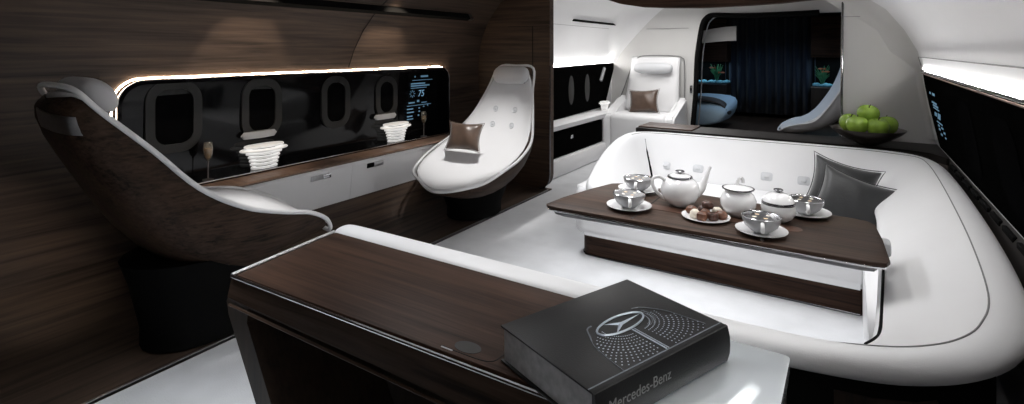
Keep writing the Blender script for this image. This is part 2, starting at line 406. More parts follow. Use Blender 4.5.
# readouts
def bars(bm, X, rows, face=1):
    for (y0, y1, z, h) in rows:
        box(bm, X-.0006, X+.0006, y0, y1, z-h/2, z+h/2)
def readout(parent, X, f):
    tb = text_mesh('75', .085, .15)
    for v in tb.verts: v.co = Vector((X+.002+v.co.z, f(0)+.13+v.co.x if False else 3.66+v.co.x, .93+v.co.y))
    put('screen_number', tb, 'cyan', parent, smooth=False)
bm = BM()
rows = [(3.55, 3.57, 1.108, .014), (3.63, 3.74, 1.108, .016), (3.52, 3.80, 1.075, .004), (3.50, 3.70, 1.045, .012), (3.50, 3.76, 1.025, .012), (3.50, 3.72, 1.005, .006),
        (3.47, 3.56, .875, .012), (3.58, 3.62, .885, .02), (3.64, 3.72, .868, .008), (3.45, 3.78, .848, .005), (3.45, 3.54, .82, .010), (3.45, 3.55, .79, .010), (3.45, 3.53, .755, .010), (3.45, 3.54, .73, .008),
        (3.60, 3.63, .82, .012), (3.60, 3.63, .79, .012), (3.59, 3.62, .755, .012), (3.66, 3.69, .83, .010), (3.72, 3.74, .84, .02)]
bars(bm, -3.334, [(a+.06, b+.05, c, d) for a, b, c, d in rows])
for k in range(8):
    a = k*math.pi/4
    tube(bm, [(-3.334, 3.58+.018*math.cos(a), .955+.018*math.sin(a)), (-3.334, 3.58+.035*math.cos(a), .955+.035*math.sin(a))], .003, 5)
put('screen_readout', bm, 'cyand', gp, smooth=False, label='small blue glowing readout')
tb = text_mesh('75', .085, .2)
for v in tb.verts: v.co = Vector((-3.334+v.co.z, 3.65+v.co.x, .925+v.co.y))
put('screen_number', tb, 'cyan', gp, smooth=False)

# ledge and drawer console
con = thing('wall_console', 'white drawer console under the black display with a walnut ledge and steel handles', 'console', (-3.15, 2.6, .2))
bm = BM(); loft(bm, [[(-3.24, y, .556), (-3.08, y, .549), (-3.07, y, .538), (-3.09, y, .525), (-3.24, y, .525)] for y in (1.36, 4.2)]); put('ledge', bm, 'wood_strip', con, auto=30, label='brown wooden ledge')
bm = BM(); loft(bm, [[(-3.22, y, .224), (-3.115, y, .224), (-3.10, y, .205), (-3.125, y, .185), (-3.22, y, .185)] for y in (1.4, 4.25)]); put('lower_trim', bm, 'wood_strip2', con, auto=30)
for k, (ya, yb) in enumerate(((1.42, 1.90), (1.90, 2.69), (2.69, 3.45), (3.45, 4.2))):
    bm = BM(); loft(bm, [[(-3.30, y, .524), (-3.105, y, .524), (-3.095, y, .50), (-3.13, y, .24), (-3.16, y, .225), (-3.30, y, .225)] for y in (ya+.001, yb-.001)])
    dr = put('drawer', bm, 'white', con, auto=25)
    for y0, a, b in {1: ((2.33, 'brushed', 'chrome'),), 2: ((2.83, 'black', 'brushed'),)}.get(k, ()):
        bm = BM(); box(bm, -3.115, -3.092, y0, y0+(.10 if a != 'black' else .07), .452, .488, .004); put('handle', bm, a, dr, label='steel push handle' if a != 'black' else 'dark handle recess')
        bm = BM(); box(bm, -3.115, -3.090, y0+(.10 if a != 'black' else .07), y0+.165, .452, .488, .004); put('handle_plate', bm, b, dr)
# ribbed glowing bowls, flutes
def ribbed(x, y, z, s, label, group=None):
    t = thing('ribbed_bowl', label, 'bowl', (x, y, z), group)
    n = 7
    for k in range(n):
        w = (.55, .58, .62, .66, .74, .98, .82)[k]*.17*s; zz = k*.0235*s
        bm = BM(); lathe(bm, [(w*.7, 0), (w*.97, .002*s), (w, .008*s), (w*.97, .014*s), (w*.7, .016*s)], 0, 0, zz, 32, sx=.5)
        put('rib', bm, 'glow', t, world=False)
    bm = BM(); lathe(bm, [(.06*s, .0), (.062*s, .07*s), (.085*s, .12*s), (.09*s, .15*s), (.05*s, .14*s), (.04*s, .02*s)], 0, 0, 0, 32, sx=.5)
    put('core', bm, 'greyporc', t, world=False)
    return t
ribbed(-3.30, 2.12, .568, 1.0, 'glowing white ribbed bowl at the display ledge, nearer the left lounge chair', 'glowing ribbed bowls')
ribbed(-3.30, 3.34, .568, 1.0, 'glowing white ribbed bowl at the display ledge, nearer the blue readout', 'glowing ribbed bowls')
ribbed(-2.68, 6.45, .572, .75, 'small glowing ribbed bowl on the white aft ledge', 'glowing ribbed bowls')
def flute(x, y, z, label):
    t = thing('champagne_flute', label, 'glass', (x, y, z), 'champagne flutes')
    bm = BM(); lathe(bm, [(.030, 0), (.030, .003), (.005, .006), (.0035, .02), (.0035, .10), (.006, .115)], n=20); put('stem', bm, 'bowlin', t, world=False)
    bm = BM(); lathe(bm, [(.004, .112), (.018, .13), (.026, .16), (.027, .19), (.022, .225), (.020, .222), (.024, .19), (.022, .16), (.014, .13), (.002, .118)], n=20); put('glass_bowl', bm, 'glass', t, world=False)
    bm = BM(); lathe(bm, [(.002, .122), (.014, .134), (.021, .16), (.023, .19), (.002, .19)], n=20); put('drink', bm, 'wine', t, world=False, label='golden sparkling drink')
flute(-3.27, 1.735, .568, 'slim champagne flute on the display ledge beside the left lounge chair')
flute(-3.27, 3.66, .568, 'slim champagne flute on the display ledge in front of the blue readout')

# aft display + ledge
ad = thing('aft_display', 'black glass window panel on the white wall of the aft section', 'display panel', (-2.8, 5.9, .565))
bm = BM(); outl = [(4.66, .565), (6.60, .60), (6.70, .66), (7.00, 1.12), (6.98, 1.165), (6.90, 1.175), (4.66, 1.15)]
a = [bm.verts.new((-2.79, y, z)) for y, z in outl]; b = [bm.verts.new((-2.765, y, z)) for y, z in outl]; bm.faces.new(a); bm.faces.new(b[::-1])
for i in range(7): bm.faces.new((a[i], a[(i+1) % 7], b[(i+1) % 7], b[i]))
put('glass_panel', bm, 'panel', ad, smooth=False)
bm = BM(); tube(bm, [(-2.79, 4.66, 1.165), (-2.79, 6.95, 1.19)], .006, 8); put('light_strip', bm, 'ledw', ad, label='white light strip')
for yc in (5.65, 6.1):
    bm = BM(); lathe(bm, [(.0, .0), (.13, .002), (.13, .006), (0, .008)], 0, 0, 0, 24)
    bmesh.ops.rotate(bm, verts=bm.verts, matrix=Matrix.Rotation(R(90), 3, 'Y')); bmesh.ops.scale(bm, verts=bm.verts, vec=(1, .55, 1.3)); bmesh.ops.translate(bm, verts=bm.verts, vec=(-2.768, yc, .88))
    put('window_pane', bm, 'smoke2', ad)
bm = BM(); tube(bm, [(-2.755, 6.50, .95), (-2.755, 6.62, 1.11)], .022, 10); put('side_lamp', bm, 'greyporc', ad, label='pale capsule lamp')
al = thing('aft_ledge', 'white side ledge with a black cabinet front below in the aft section', 'console', (-2.7, 5.8, .3))
bm = BM(); loft(bm, [[(-2.86, y, .575), (-2.62, y, .566), (-2.60, y, .55), (-2.62, y, .50), (-2.66, y, .48), (-2.86, y, .48)] for y in (4.6, 6.55)]); put('ledge_top', bm, 'shellwhite', al)
bm = BM(); vp = rrect(4.62, 6.30, .20, .475, .02)
a = [bm.verts.new((-2.80, y, z)) for y, z in vp]; b = [bm.verts.new((-2.65, y, z)) for y, z in vp]; bm.faces.new(a); bm.faces.new(b[::-1])
for i in range(len(a)): bm.faces.new((a[i], a[(i+1) % len(a)], b[(i+1) % len(a)], b[i]))
cf_ = put('cabinet_front', bm, 'panel', al)
bm = BM(); box(bm, -2.65, -2.635, 5.38, 5.44, .36, .40, .004); put('latch', bm, 'chrome', cf_)
bm = BM(); box(bm, -2.9, -2.6, 4.6, 6.4, .0, .19, .03); put('plinth', bm, 'shellwhite', al)

# ================================================================= LOUNGE CHAIRS
def lounge(name_label, st, root_loc, zw=None, headrest=True, tufts=True, slot=False, group='walnut backed lounge chairs', shell='wood_s', ped=True, head_c=None, rot=0):
    t = thing('lounge_chair', name_label, 'chair', root_loc, group, rot)
    N = len(st)
    C = [Vector((0, s[0], s[1])) for s in st]
    nr = []
    sgn = 1 if st[0][0] < st[-1][0] else -1
    for i in range(N):
        d = C[min(i+1, N-1)]-C[max(i-1, 0)]; d.normalize()
        v = Vector((0, d.z, -d.y))
        if v.z > 0 or (abs(v.z) < .05): v = v
        # choose the side that points down and away from the sitter
        if v.dot(Vector((0, -sgn, -1))) < 0: v = -v
        nr.append(v)
    def sec(i, depth, p, K=12, inset=0):
        y, z, xa, xw = st[i][:4]; out = []
        zo = zw[i] if zw else 0
        for k in range(K+1):
            u = -1+2*k/K
            x = (xa+xw)/2+(xa-xw)/2*(math.sin(u*math.pi/2) if p > 1.5 else u)*(1-inset)
            uu = (math.sin(u*math.pi/2) if p > 1.5 else u)
            dd = depth*(1-abs(uu)**(3.4 if p > 1.5 else 2.0))**(.5 if p > 1.5 else 1)
            out.append(Vector((x, y, z+zo*(1-(u+1)/2)))+nr[i]*dd)
        return out
    # shell (outer)
    bm = BM(); rings = [sec(i, st[i][5], 2) for i in range(N)]
    # thickness: closed ring outer + slightly inset inner
    full = []
    for i in range(N):
        o_ = rings[i]; inn = [p-nr[i]*.004 for p in sec(i, st[i][5]*.9, 2, inset=.04)]
        full.append(o_+inn[::-1])
    loft(bm, full); put('shell', bm, shell, t, sub=1)
    # seat cushion (inner): closed thin pad
    bm = BM(); full = []
    for i in range(N):
        top = [p-nr[i]*.012 for p in sec(i, st[i][4], 1, inset=.0)]; bot = [p+nr[i]*.018 for p in sec(i, st[i][4], 1, inset=.07)]
        full.append(top+bot[::-1])
    loft(bm, full); cu = put('cushion', bm, 'white', t, sub=1)
    # rim
    A = [Vector((s[2], s[0], s[1])) for s in st]; B = [Vector((s[3], s[0], s[1]+(zw[i] if zw else 0))) for i, s in enumerate(st)]
    hd = (A[0]+B[0])/2-(C[1]-C[0]).normalized()*.02; tp = (A[-1]+B[-1])/2+(C[-1]-C[-2]).normalized()*.03
    loop = catmull(A+[tp]+B[::-1]+[hd], 5, closed=True)
    bm = BM(); tube(bm, loop, .011, 10, closed=True); put('rim', bm, 'white', t, label='white leather rim')
    # headrest
    if headrest:
        y, z = st[0][0], st[0][1]; xc = (st[0][2]+st[0][3])/2; w = abs(st[0][2]-st[0][3])*.50
        d = (C[1]-C[0]).normalized(); c0 = Vector((xc, y, z))+d*.085-nr[0]*.055
        bm = BM(); rings = []
        for k in range(9):
            u = -1+2*k/8; sc = (1-abs(u)**6*.45)
            rings.append([c0+Vector((u*w, 0, 0))+d*(.088*sc*math.cos(a))+nr[0]*(-.058*sc*math.sin(a)) for a in [2*math.pi*q/12 for q in range(12)]])
        loft(bm, rings); put('headrest', bm, 'pad', t, sub=1)
        bm = BM(); c1 = c0+d*.055+nr[0]*.02
        box(bm, c1.x-w*.8, c1.x+w*.8, c1.y-.012, c1.y+.012, c1.z-.012, c1.z+.012, .005); put('headrest_bar', bm, 'dchrome', t)
    if tufts:
        bpy.context.view_layer.update(); dg = bpy.context.evaluated_depsgraph_get(); ev = cu.evaluated_get(dg); tm = ev.to_mesh()
        bv_ = BVHTree.FromPolygons([Vector(root_loc)+v.co for v in tm.vertices], [list(p.vertices) for p in tm.polygons]); ev.to_mesh_clear()
        for zb in (.83, .70):
            for xs in (-1, 1):
                h = bv_.ray_cast(Vector(((st[2][2]+st[2][3])/2+xs*.10, st[5][0], zb)), Vector((0, -sgn, 0)))
                if not h[0]: continue
                nn = h[1] if h[1].y*sgn > 0 else -h[1]
                bm = BM(); lathe(bm, [(.0, .007), (.011, .006), (.013, .002), (.021, .003), (.025, .005), (.028, -.001), (.026, -.006), (0, -.006)], n=16)
                q = nn.to_track_quat('Z', 'Y').to_matrix(); bmesh.ops.rotate(bm, verts=bm.verts, matrix=q); bmesh.ops.translate(bm, verts=bm.verts, vec=h[0])
                put('button', bm, 'rail', t)
    if ped:
        i = len(st)//2; y, z, xa, xw, di, do = st[i]; xc = (xa+xw)/2
        bm = BM(); rings = []
        for q, (zz, w, l) in enumerate([(z-do+.10, .26, .34), (z-do-.02, .24, .30), (.10, .20, .26), (.03, .20, .26), (.02, .20, .26)]):
            rings.append([(xc+w*math.cos(a), y+l*math.sin(a), zz) for a in [2*math.pi*k/20 for k in range(20)]])
        loft(bm, rings); put('pedestal', bm, 'black', t)
    return t, st, nr, C
near = [(.80, 1.20, -2.42, -2.76, .01, .08), (.87, 1.115, -2.385, -2.82, .03, .135), (1.035, .947, -2.36, -2.88, .06, .195), (1.2, .765, -2.325, -2.95, .09, .26), (1.38, .645, -2.30, -3.0, .10, .33),
        (1.56, .58, -2.285, -3.02, .07, .34), (1.72, .535, -2.29, -2.96, .05, .25), (1.86, .455, -2.34, -2.86, .02, .13), (1.94, .365, -2.42, -2.74, .0, .05)]
far = [(4.05, 1.19, -2.35, -2.71, .01, .06), (3.97, .98, -2.31, -2.79, .03, .12), (3.87, .77, -2.25, -2.88, .06, .20), (3.76, .60, -2.20, -3.01, .10, .28), (3.55, .50, -2.18, -3.06, .10, .28),
       (3.3, .45, -2.17, -2.98, .07, .24), (3.08, .41, -2.18, -2.86, .05, .16), (2.96, .385, -2.26, -2.68, .03, .09), (2.90, .365, -2.36, -2.57, .0, .05)]
tn, _, nrn, Cn = lounge('lounge chair nearest on the left, its dark walnut shell back turned to the viewer', near, (-2.65, 1.4, .02), zw=[0, 0, 0, 0, .0, .01, .03, .05, .06])
tf, _, nrf, Cf = lounge('white lounge chair facing the viewer beside the display, with white headrest', far, (-2.65, 3.4, .02))
# metal grip recess in the near shell
bm = BM(); i = 1
bpy.context.view_layer.update(); dg = bpy.context.evaluated_depsgraph_get(); shl = [c for c in tn.children if c.name.startswith('shell')][0]
ev = shl.evaluated_get(dg); tm = ev.to_mesh(); bs = BVHTree.FromPolygons([Vector(tn.location)+v.co for v in tm.vertices], [list(p.vertices) for p in tm.polygons]); ev.to_mesh_clear()
rings = []
for k in range(13):
    x = -2.64+k*.018; zc = 1.095-k*.0025; col_ = []
    for dz in (-.036, -.012, .012, .036):
        h = bs.ray_cast(Vector((x, -.5, zc+dz)), Vector((0, 1, 0))); col_.append(h[0] if h[0] else None)
    if any(c is None for c in col_): continue
    e = .006 if 0 < k < 12 else .001
    rings.append([c-Vector((0, e, 0)) for c in col_]+[c+Vector((0, .012, 0)) for c in col_[::-1]])
loft(bm, rings); put('grip', bm, 'brushed', tn, label='grey metal grip plate let into the shell')

# cushions
def cushion(name, label, c, right, upv, w, h, th, m, piping=None, group=None):
    t = thing(name, label, 'cushion', c, group)
    rgt = Vector(right).normalized(); u_ = Vector(upv); u_ = (u_-rgt*u_.dot(rgt)).normalized(); n_ = rgt.cross(u_)
    K = 12; bm = BM()
    def pt(i, j, s):
        a = -1+2*i/K; b = -1+2*j/K
        pin = 1-.17*(1-abs(a)**2)*abs(b)**3; pin2 = 1-.17*(1-abs(b)**2)*abs(a)**3
        e = max(0, (1-abs(a)**2.2))*max(0, (1-abs(b)**2.2))
        wr = .006*math.sin(7*a+3*b)*e
        return rgt*(a*w/2*pin2)+u_*(b*h/2*pin)+n_*(s*(th/2*e**.45+wr))
    for s in (1, -1):
        V = [[bm.verts.new(pt(i, j, s)) for j in range(K+1)] for i in range(K+1)]
        for i in range(K):
            for j in range(K): bm.faces.new((V[i][j], V[i+1][j], V[i+1][j+1], V[i][j+1]))
    bmesh.ops.remove_doubles(bm, verts=bm.verts, dist=1e-5)
    put('cover', bm, m, t, world=False, sub=1)
    edge = [pt(i, 0, 0) for i in range(K)]+[pt(K, j, 0) for j in range(K)]+[pt(K-i, K, 0) for i in range(K)]+[pt(0, K-j, 0) for j in range(K)]
    bm = BM(); tube(bm, edge, .0025, 6, closed=True); put('piping', bm, piping or m, t, world=False)
    return t
cushion('cushion', 'brown satin cushion on the white lounge chair by the display', (-2.70, 3.52, .635), (1, .35, -.05), (.05, .45, .9), .31, .25, .12, 'brown', group='brown satin cushions')

# ================================================================= AFT SEAT (white niche chair)
t = thing('built_in_armchair', 'white built in armchair with a roll headrest at the back of the aft section', 'chair', (-2.2, 6.7, 0))
bm = BM()
rings = []
for (w0, w1, y, z) in [(-2.56, -1.80, 6.97, 1.27), (-2.50, -1.84, 6.93, 1.24), (-2.54, -1.83, 6.86, .95), (-2.58, -1.82, 6.80, .62), (-2.58, -1.82, 6.72, .53)]:
    rings.append([(w0, y, z), (w0*.8+w1*.2, y+.01, z+.006), ((w0+w1)/2, y+.015, z), (w0*.2+w1*.8, y+.01, z+.006), (w1, y, z), (w1, 6.975, z), (w0, 6.975, z)])
loft(bm, rings); put('backrest', bm, 'white', t, sub=1)
bm = BM(); box(bm, -2.58, -1.86, 6.30, 6.82, .05, .56, .07, 4); put('seat', bm, 'white', t)
for x0, x1, nm in ((-2.66, -2.53, 'l'), (-1.87, -1.76, 'r')):
    bm = BM(); s = [(6.95, .75), (6.85, .70), (6.7, .62), (6.5, .58), (6.34, .55), (6.30, .49), (6.30, .05), (6.95, .05)]
    a = [bm.verts.new((x0, y, z)) for y, z in s]; b = [bm.verts.new((x1, y, z)) for y, z in s]; bm.faces.new(a); bm.faces.new(b[::-1])
    for i in range(8): bm.faces.new((a[i], a[(i+1) % 8], b[(i+1) % 8], b[i]))
    bmesh.ops.bevel(bm, geom=list(bm.edges), offset=.025, segments=3, affect='EDGES'); put('armrest', bm, 'white', t)
bm = BM(); rings = []
for k in range(9):
    u = -1+2*k/8; sc = 1-abs(u)**5*.4
    rings.append([(-2.17+u*.26, 6.83+.055*sc*math.cos(a), 1.115+.075*sc*math.sin(a)) for a in [2*math.pi*q/12 for q in range(12)]])
loft(bm, rings); put('headrest', bm, 'rail', t, sub=1)
bm = BM(); tube(bm, catmull([(-2.70, 6.955, .62), (-2.62, 6.955, .80), (-2.50, 6.955, 1.12), (-2.42, 6.955, 1.24), (-2.3, 6.955, 1.275), (-1.95, 6.955, 1.275), (-1.83, 6.955, 1.25), (-1.80, 6.955, 1.15), (-1.80, 6.955, .55)], 5), .007, 6); put('niche_seam', bm, 'gseam', t)
bm = BM(); tube(bm, [(-2.49, 6.93, .93), (-2.455, 6.93, 1.03)], .026, 12); put('reading_light', bm, 'glow', t, label='glowing capsule reading light')
cushion('cushion', 'brown satin cushion on the white built in seat of the aft section', (-2.22, 6.62, .70), (1, .1, .06), (0, .35, .9), .40, .32, .12, 'brown', group='brown satin cushions')
bm = BM(); box(bm, -1.735, -1.705, 6.955, 6.98, .80, .90, .006)
tag(put('wall_switch', bm, 'dchrome', loc=(-1.72, 6.97, .85)), 'small grey switch plate on the white bulkhead left of the doorway', 'switch')

# ================================================================= REAR ROOM
bm = BM(); box(bm, -2.7, .9, 7.06, 10.6, .20, .26); struct('floor_rear_room', bm, 'floorw', smooth=False)
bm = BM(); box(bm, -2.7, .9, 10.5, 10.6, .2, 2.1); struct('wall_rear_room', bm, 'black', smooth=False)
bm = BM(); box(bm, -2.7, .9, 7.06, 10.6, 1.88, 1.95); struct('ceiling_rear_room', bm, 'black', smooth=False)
bm = BM(); box(bm, -2.75, -2.7, 7.06, 10.6, .2, 1.95); struct('wall_rear_room_left', bm, 'wood_y', smooth=False)
bm = BM(); box(bm, .75, .8, 4.76, 10.6, 0, 2.05); struct('wall_rear_room_right', bm, 'wood_y', smooth=False)
bm = BM(); K = 150; rings = []
for k in range(K+1):
    u = k/K; x = -1.78+u*1.32; f = .045*math.sin(u*math.pi*2*9.5+.6*math.sin(u*9))
    rings.append([(x, 9.5+f*.75, 1.86), (x, 9.5+f, 1.0), (x, 9.5+f*1.1, .32)])
V = [[bm.verts.new(p) for p in r] for r in rings]
for i in range(K):
    for j in range(2): bm.faces.new((V[i][j], V[i+1][j], V[i+1][j+1], V[i][j+1]))
o = put('curtain', bm, 'curtain', loc=(-1.12, 9.5, .3)); sm = o.modifiers.new('t', 'SOLIDIFY'); sm.thickness = .008
tag(o, 'dark navy pleated curtain hanging at the back of the rear room', 'curtain')
# cabinets with aquariums
for side, x0, x1 in ((-1, -2.35, -1.68), (1, -.50, .30)):
    nm = 'left' if side < 0 else 'right'
    t = thing('aquarium_cabinet', 'walnut cabinet %s of the navy curtain with a dark aquarium opening' % nm, 'cabinet', ((x0+x1)/2, 9.3, .26))
    bm = BM(); box(bm, x0, x1, 9.05, 9.6, .26, .80, .005); put('lower_cabinet', bm, 'wood_z', t)
    bm = BM(); box(bm, x0, x1, 9.05, 9.6, 1.16 if side < 0 else 1.24, 1.85, .005); u_ = put('upper_cabinet', bm, 'wood_x', t)
    bm = BM(); box(bm, x0+.0, x1, 9.5, 9.6, .80, 1.24); put('tank_back', bm, 'black', t, smooth=False)
    bm = BM(); xm = x0+.28 if side > 0 else x1-.3; box(bm, xm-.002, xm+.002, 9.044, 9.05, 1.27, 1.8); put('door_gap', bm, 'seam', u_, smooth=False)
    bm = BM(); box(bm, x0, x1, 9.045, 9.06, .79, .805); put('tank_sill', bm, 'brushed', t, smooth=False)
    # pebbles: uncountable
    bm = BM()
    for k in range(90):
        px = random.uniform(x0+.03, x1-.03); py = random.uniform(9.08, 9.45); r = random.uniform(.018, .04)
        q = bmesh.ops.create_icosphere(bm, subdivisions=1, radius=r)
        bmesh.ops.scale(bm, verts=q['verts'], vec=(1.2, 1, .7)); bmesh.ops.translate(bm, verts=q['verts'], vec=(px, py, .805+r*.6))
    tag(put('aquarium_pebbles', bm, 'pebble', loc=((x0+x1)/2, 9.25, .80)), 'pale blue pebbles on the floor of the aquarium %s of the curtain' % nm, 'pebbles', kind='stuff')
    px = -1.86 if side < 0 else -.36
    bm = BM()
    for k in range(26):
        a = random.uniform(0, 6.28); h = random.uniform(.12, .30); dx = .07*math.cos(a); dy = .05*math.sin(a)
        tube(bm, [(px, 9.2, .83), (px+dx*.5, 9.2+dy*.5, .83+h*.6), (px+dx*1.4, 9.2+dy, .83+h)], [.012, .010, .002], 5)
    tag(put('aquatic_plant', bm, 'plant', loc=(px, 9.2, .83)), 'green water plant in the aquarium %s of the curtain' % nm, 'plant')
    for fx, fz, s_ in (((-1.93, 1.06, 1), (-1.76, .985, -1)) if side < 0 else ((-.38, 1.07, 1), (-.30, 1.03, -1))):
        t = thing('fish', 'small orange fish in the aquarium %s of the curtain, %s' % (nm, 'the upper one' if fz > 1.04 else 'the lower one'), 'fish', (fx, 9.14, fz), 'orange aquarium fish'); t.scale = (.75, .75, .75)
        bm = BM(); rings = []
        for u, rr in ((-.05, .003), (-.035, .014), (-.01, .020), (.02, .016), (.04, .007), (.052, .004)):
            rings.append([(s_*u, rr*.5*math.cos(a), rr*math.sin(a)) for a in [2*math.pi*q/10 for q in range(10)]])
        loft(bm, rings); put('body', bm, 'fish', t, world=False, sub=1)
        bm = BM(); prism(bm, [(s_*.045, -.004), (s_*.085, -.003), (s_*.085, .003), (s_*.045, .004)], -.004, .004)
        for v in bm.verts:
            if abs(v.co.x) > .07: v.co.z *= 6
        put('tail', bm, 'fish', t, world=False)
    l = bpy.data.lights.new('aquarium_lamp', 'AREA'); l.shape = 'RECTANGLE'; l.size = x1-x0-.1; l.size_y = .2; l.energy = 1.2; l.color = (.6, .85, 1)
    lo = bpy.data.objects.new('aquarium_lamp', l); COL.objects.link(lo); lo.location = ((x0+x1)/2, 9.25, 1.15 if side < 0 else 1.22)
# curved pale soffit piece inside the door
bm = BM(); rings = []
for x in [-1.66, -1.60, -1.5, -1.36, -1.24]:
    dz = .05*math.sin((x+1.66)/.42*math.pi/2)
    rings.append([(x, 7.3, 1.60+dz*1.1), (x, 7.3, 1.44+dz*.6), (x, 7.34, 1.44+dz*.6), (x, 7.34, 1.60+dz*1.1)])
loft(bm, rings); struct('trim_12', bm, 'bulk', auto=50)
# bed with throw
bd = thing('bed', 'pale blue bed end seen through the doorway on the left', 'bed', (-1.9, 8.0, .26))
bm = BM(); rings = []
for y, w, z in ((7.55, .0, .50), (7.6, .02, .58), (7.9, .04, .64), (8.2, .05, .68), (8.45, .03, .70), (8.5, .02, .66)):
    xr = -1.42+w
    rings.append([(-2.3, y, .30), (-2.3, y, z), (-1.8, y, z+.01), (xr-.08, y, z-.005), (xr, y, z-.07), (xr-.05, y, .42), (xr-.14, y, .30)])
loft(bm, rings); put('mattress', bm, 'bed', bd, sub=1)
bm = BM(); rings = []
for k, (x, z) in enumerate([(-2.25, .67), (-2.0, .675), (-1.8, .67), (-1.62, .66), (-1.50, .62), (-1.42, .54), (-1.405, .47)]):
    rings.append([(x, 7.62+.04*math.sin(k*2.1), z-.03), (x, 7.75, z+.012), (x, 7.85, z+.03), (x, 8.0+.05*math.sin(k*1.3), z+.02), (x, 7.95, z-.04)])
loft(bm, rings); tag(put('throw_blanket', bm, 'throw', sub=1, loc=(-1.8, 7.8, .66)), 'dark grey throw blanket draped over the pale blue bed', 'blanket')
# white chaise right of the doorway
ch = [(0.52, 1.40, .33, -.30, .01, .06), (.48, 1.25, .34, -.32, .04, .12), (.40, 1.0, .36, -.34, .07, .20), (.27, .74, .36, -.36, .08, .26), (.12, .53, .36, -.36, .06, .20), (-.06, .47, .33, -.33, .04, .16), (-.18, .41, .25, -.25, .02, .12), (-.24, .35, .15, -.15, 0, .06)]
def chaise():
    r = bpy.data.objects
    before = set(r)
    t, *_ = lounge('white lounge chair in the rear room seen beyond the right side of the doorway', ch, (0, 0, 0), headrest=False, tufts=False, group=None, shell='white', ped=False)
    t.location = (-.54, 7.75, .03); t.rotation_euler = (0, 0, R(-82)); t.scale = (1, 1, .86)
chaise()

# ================================================================= SOFA
so = thing('corner_sofa', 'large white leather wraparound sofa with a wide rounded rim around the coffee table', 'sofa', (-.6, 2.6, 0))
O = [(-1.55, 1.262), (-1.535, 1.244), (-1.50, 1.236), (-1.2, 1.235), (-.8, 1.235), (-.4, 1.24), (-.135, 1.262), (-.02, 1.285), (.066, 1.308), (.133, 1.342), (.210, 1.40), (.285, 1.49), (.345, 1.62), (.392, 1.82), (.425, 2.3), (.445, 2.9), (.455, 3.4), (.45, 3.72), (.425, 3.90), (.36, 4.01), (.24, 4.06), (.08, 4.08), (-.3, 4.08), (-.7, 4.07), (-1.1, 4.06), (-1.28, 4.04), (-1.40, 3.99), (-1.46, 3.88), (-1.475, 3.7), (-1.475, 3.45), (-1.47, 3.28), (-1.465, 3.15)]
I = [(-1.55, 1.318), (-1.535, 1.336), (-1.50, 1.344), (-1.2, 1.345), (-.8, 1.345), (-.4, 1.345), (-.20, 1.345), (-.12, 1.352), (-.05, 1.368), (-.015, 1.392), (.01, 1.43), (.03, 1.48), (.042, 1.57), (.055, 1.8), (.08, 2.3), (.10, 2.9), (.10, 3.4), (.09, 3.58), (.06, 3.68), (.02, 3.74), (-.05, 3.77), (-.15, 3.78), (-.35, 3.78), (-.7, 3.78), (-1.0, 3.78), (-1.10, 3.765), (-1.16, 3.73), (-1.19, 3.66), (-1.21, 3.55), (-1.23, 3.40), (-1.26, 3.28), (-1.30, 3.15)]
front = [(.12, .670), (.0, .682), (0, .705), (.15, .722), (.5, .726), (.85, .722), (1.0, .70), (1, .668), (.95, .655), (.85, .65)]
right0 = [(.05, .665), (0, .68), (0, .705), (.10, .728), (.27, .728), (.42, .695), (.72, .64), (.97, .60), (1, .57), (.96, .54)]
back = [(.15, .40), (0, .45), (0, .70), (.14, .735), (.32, .735), (.46, .70), (.72, .58), (.94, .47), (1, .42), (.98, .36)]
def mixp(a, b, k): return [(p[0]*(1-k)+q[0]*k, p[1]*(1-k)+q[1]*k) for p, q in zip(a, b)]
def raise_in(p, dz, j0=5): return [(w, z+(dz*(j-j0+1)/4 if j >= j0 and j < 9 else 0)) for j, (w, z) in enumerate(p)]
fr2 = [(.06, .668), (0, .682), (0, .705), (.15, .725), (.32, .728), (.5, .716), (.78, .705), (.97, .69), (1, .655), (.96, .635)]
armz = lambda p, s: [(w, .40+(z-.40)*s if z > .40 else z) for w, z in p]
S = []
for ii_ in range(len(O)):
    i = ii_-6
    if i <= 0: pr = front if ii_ else [(w, .69+(z-.69)*.5) for w, z in front]
    elif i <= 4: pr = mixp(front, fr2, (.1, .3, .6, .9)[i-1])
    elif i == 5: pr = fr2
    elif i == 6: pr = mixp(fr2, right0, .25)
    elif i == 7: pr = mixp(fr2, right0, .6)
    elif i <= 11: pr = mixp(right0, back, (0, .15, .4, .6)[i-8])
    elif i <= 14: pr = mixp(right0, back, (.8, .9, 1)[i-12])
    elif i <= 21: pr = back
    else: pr = armz(back, (.93, .74, .45, .22)[i-22])
    S.append([Vector((O[ii_][0]*(1-w)+I[ii_][0]*w, O[ii_][1]*(1-w)+I[ii_][1]*w, z)) for w, z in pr])
O6, I6 = O[6:], I[6:]
bm = BM(); loft(bm, S); body = put('backrest', bm, 'white', so, sub=2)
bpy.context.view_layer.update()
dg = bpy.context.evaluated_depsgraph_get(); ev = body.evaluated_get(dg); tmp = ev.to_mesh()
bv = BVHTree.FromPolygons([body.matrix_world @ v.co for v in tmp.vertices], [list(p.vertices) for p in tmp.polygons])
def drop(x, y, dz=0):
    h = bv.ray_cast(Vector((x, y, 2)), Vector((0, 0, -1))); return Vector((x, y, (h[0].z if h[0] else .7)+dz))
# stitch line running round the rim
W = {}
path = []
for i in range(1, 22):
    w = {1: .95, 2: .85, 3: .62, 4: .45, 5: .36, 6: .31, 7: .28}.get(i, .27 if i < 13 else .34)
    path.append((O6[i][0]*(1-w)+I6[i][0]*w, O6[i][1]*(1-w)+I6[i][1]*w, 0))
pp = [drop(p.x, p.y, .0005) for p in catmull(path, 8)]
bm = BM(); tube(bm, pp, .0022, 6); put('stitching', bm, 'gseam', so)
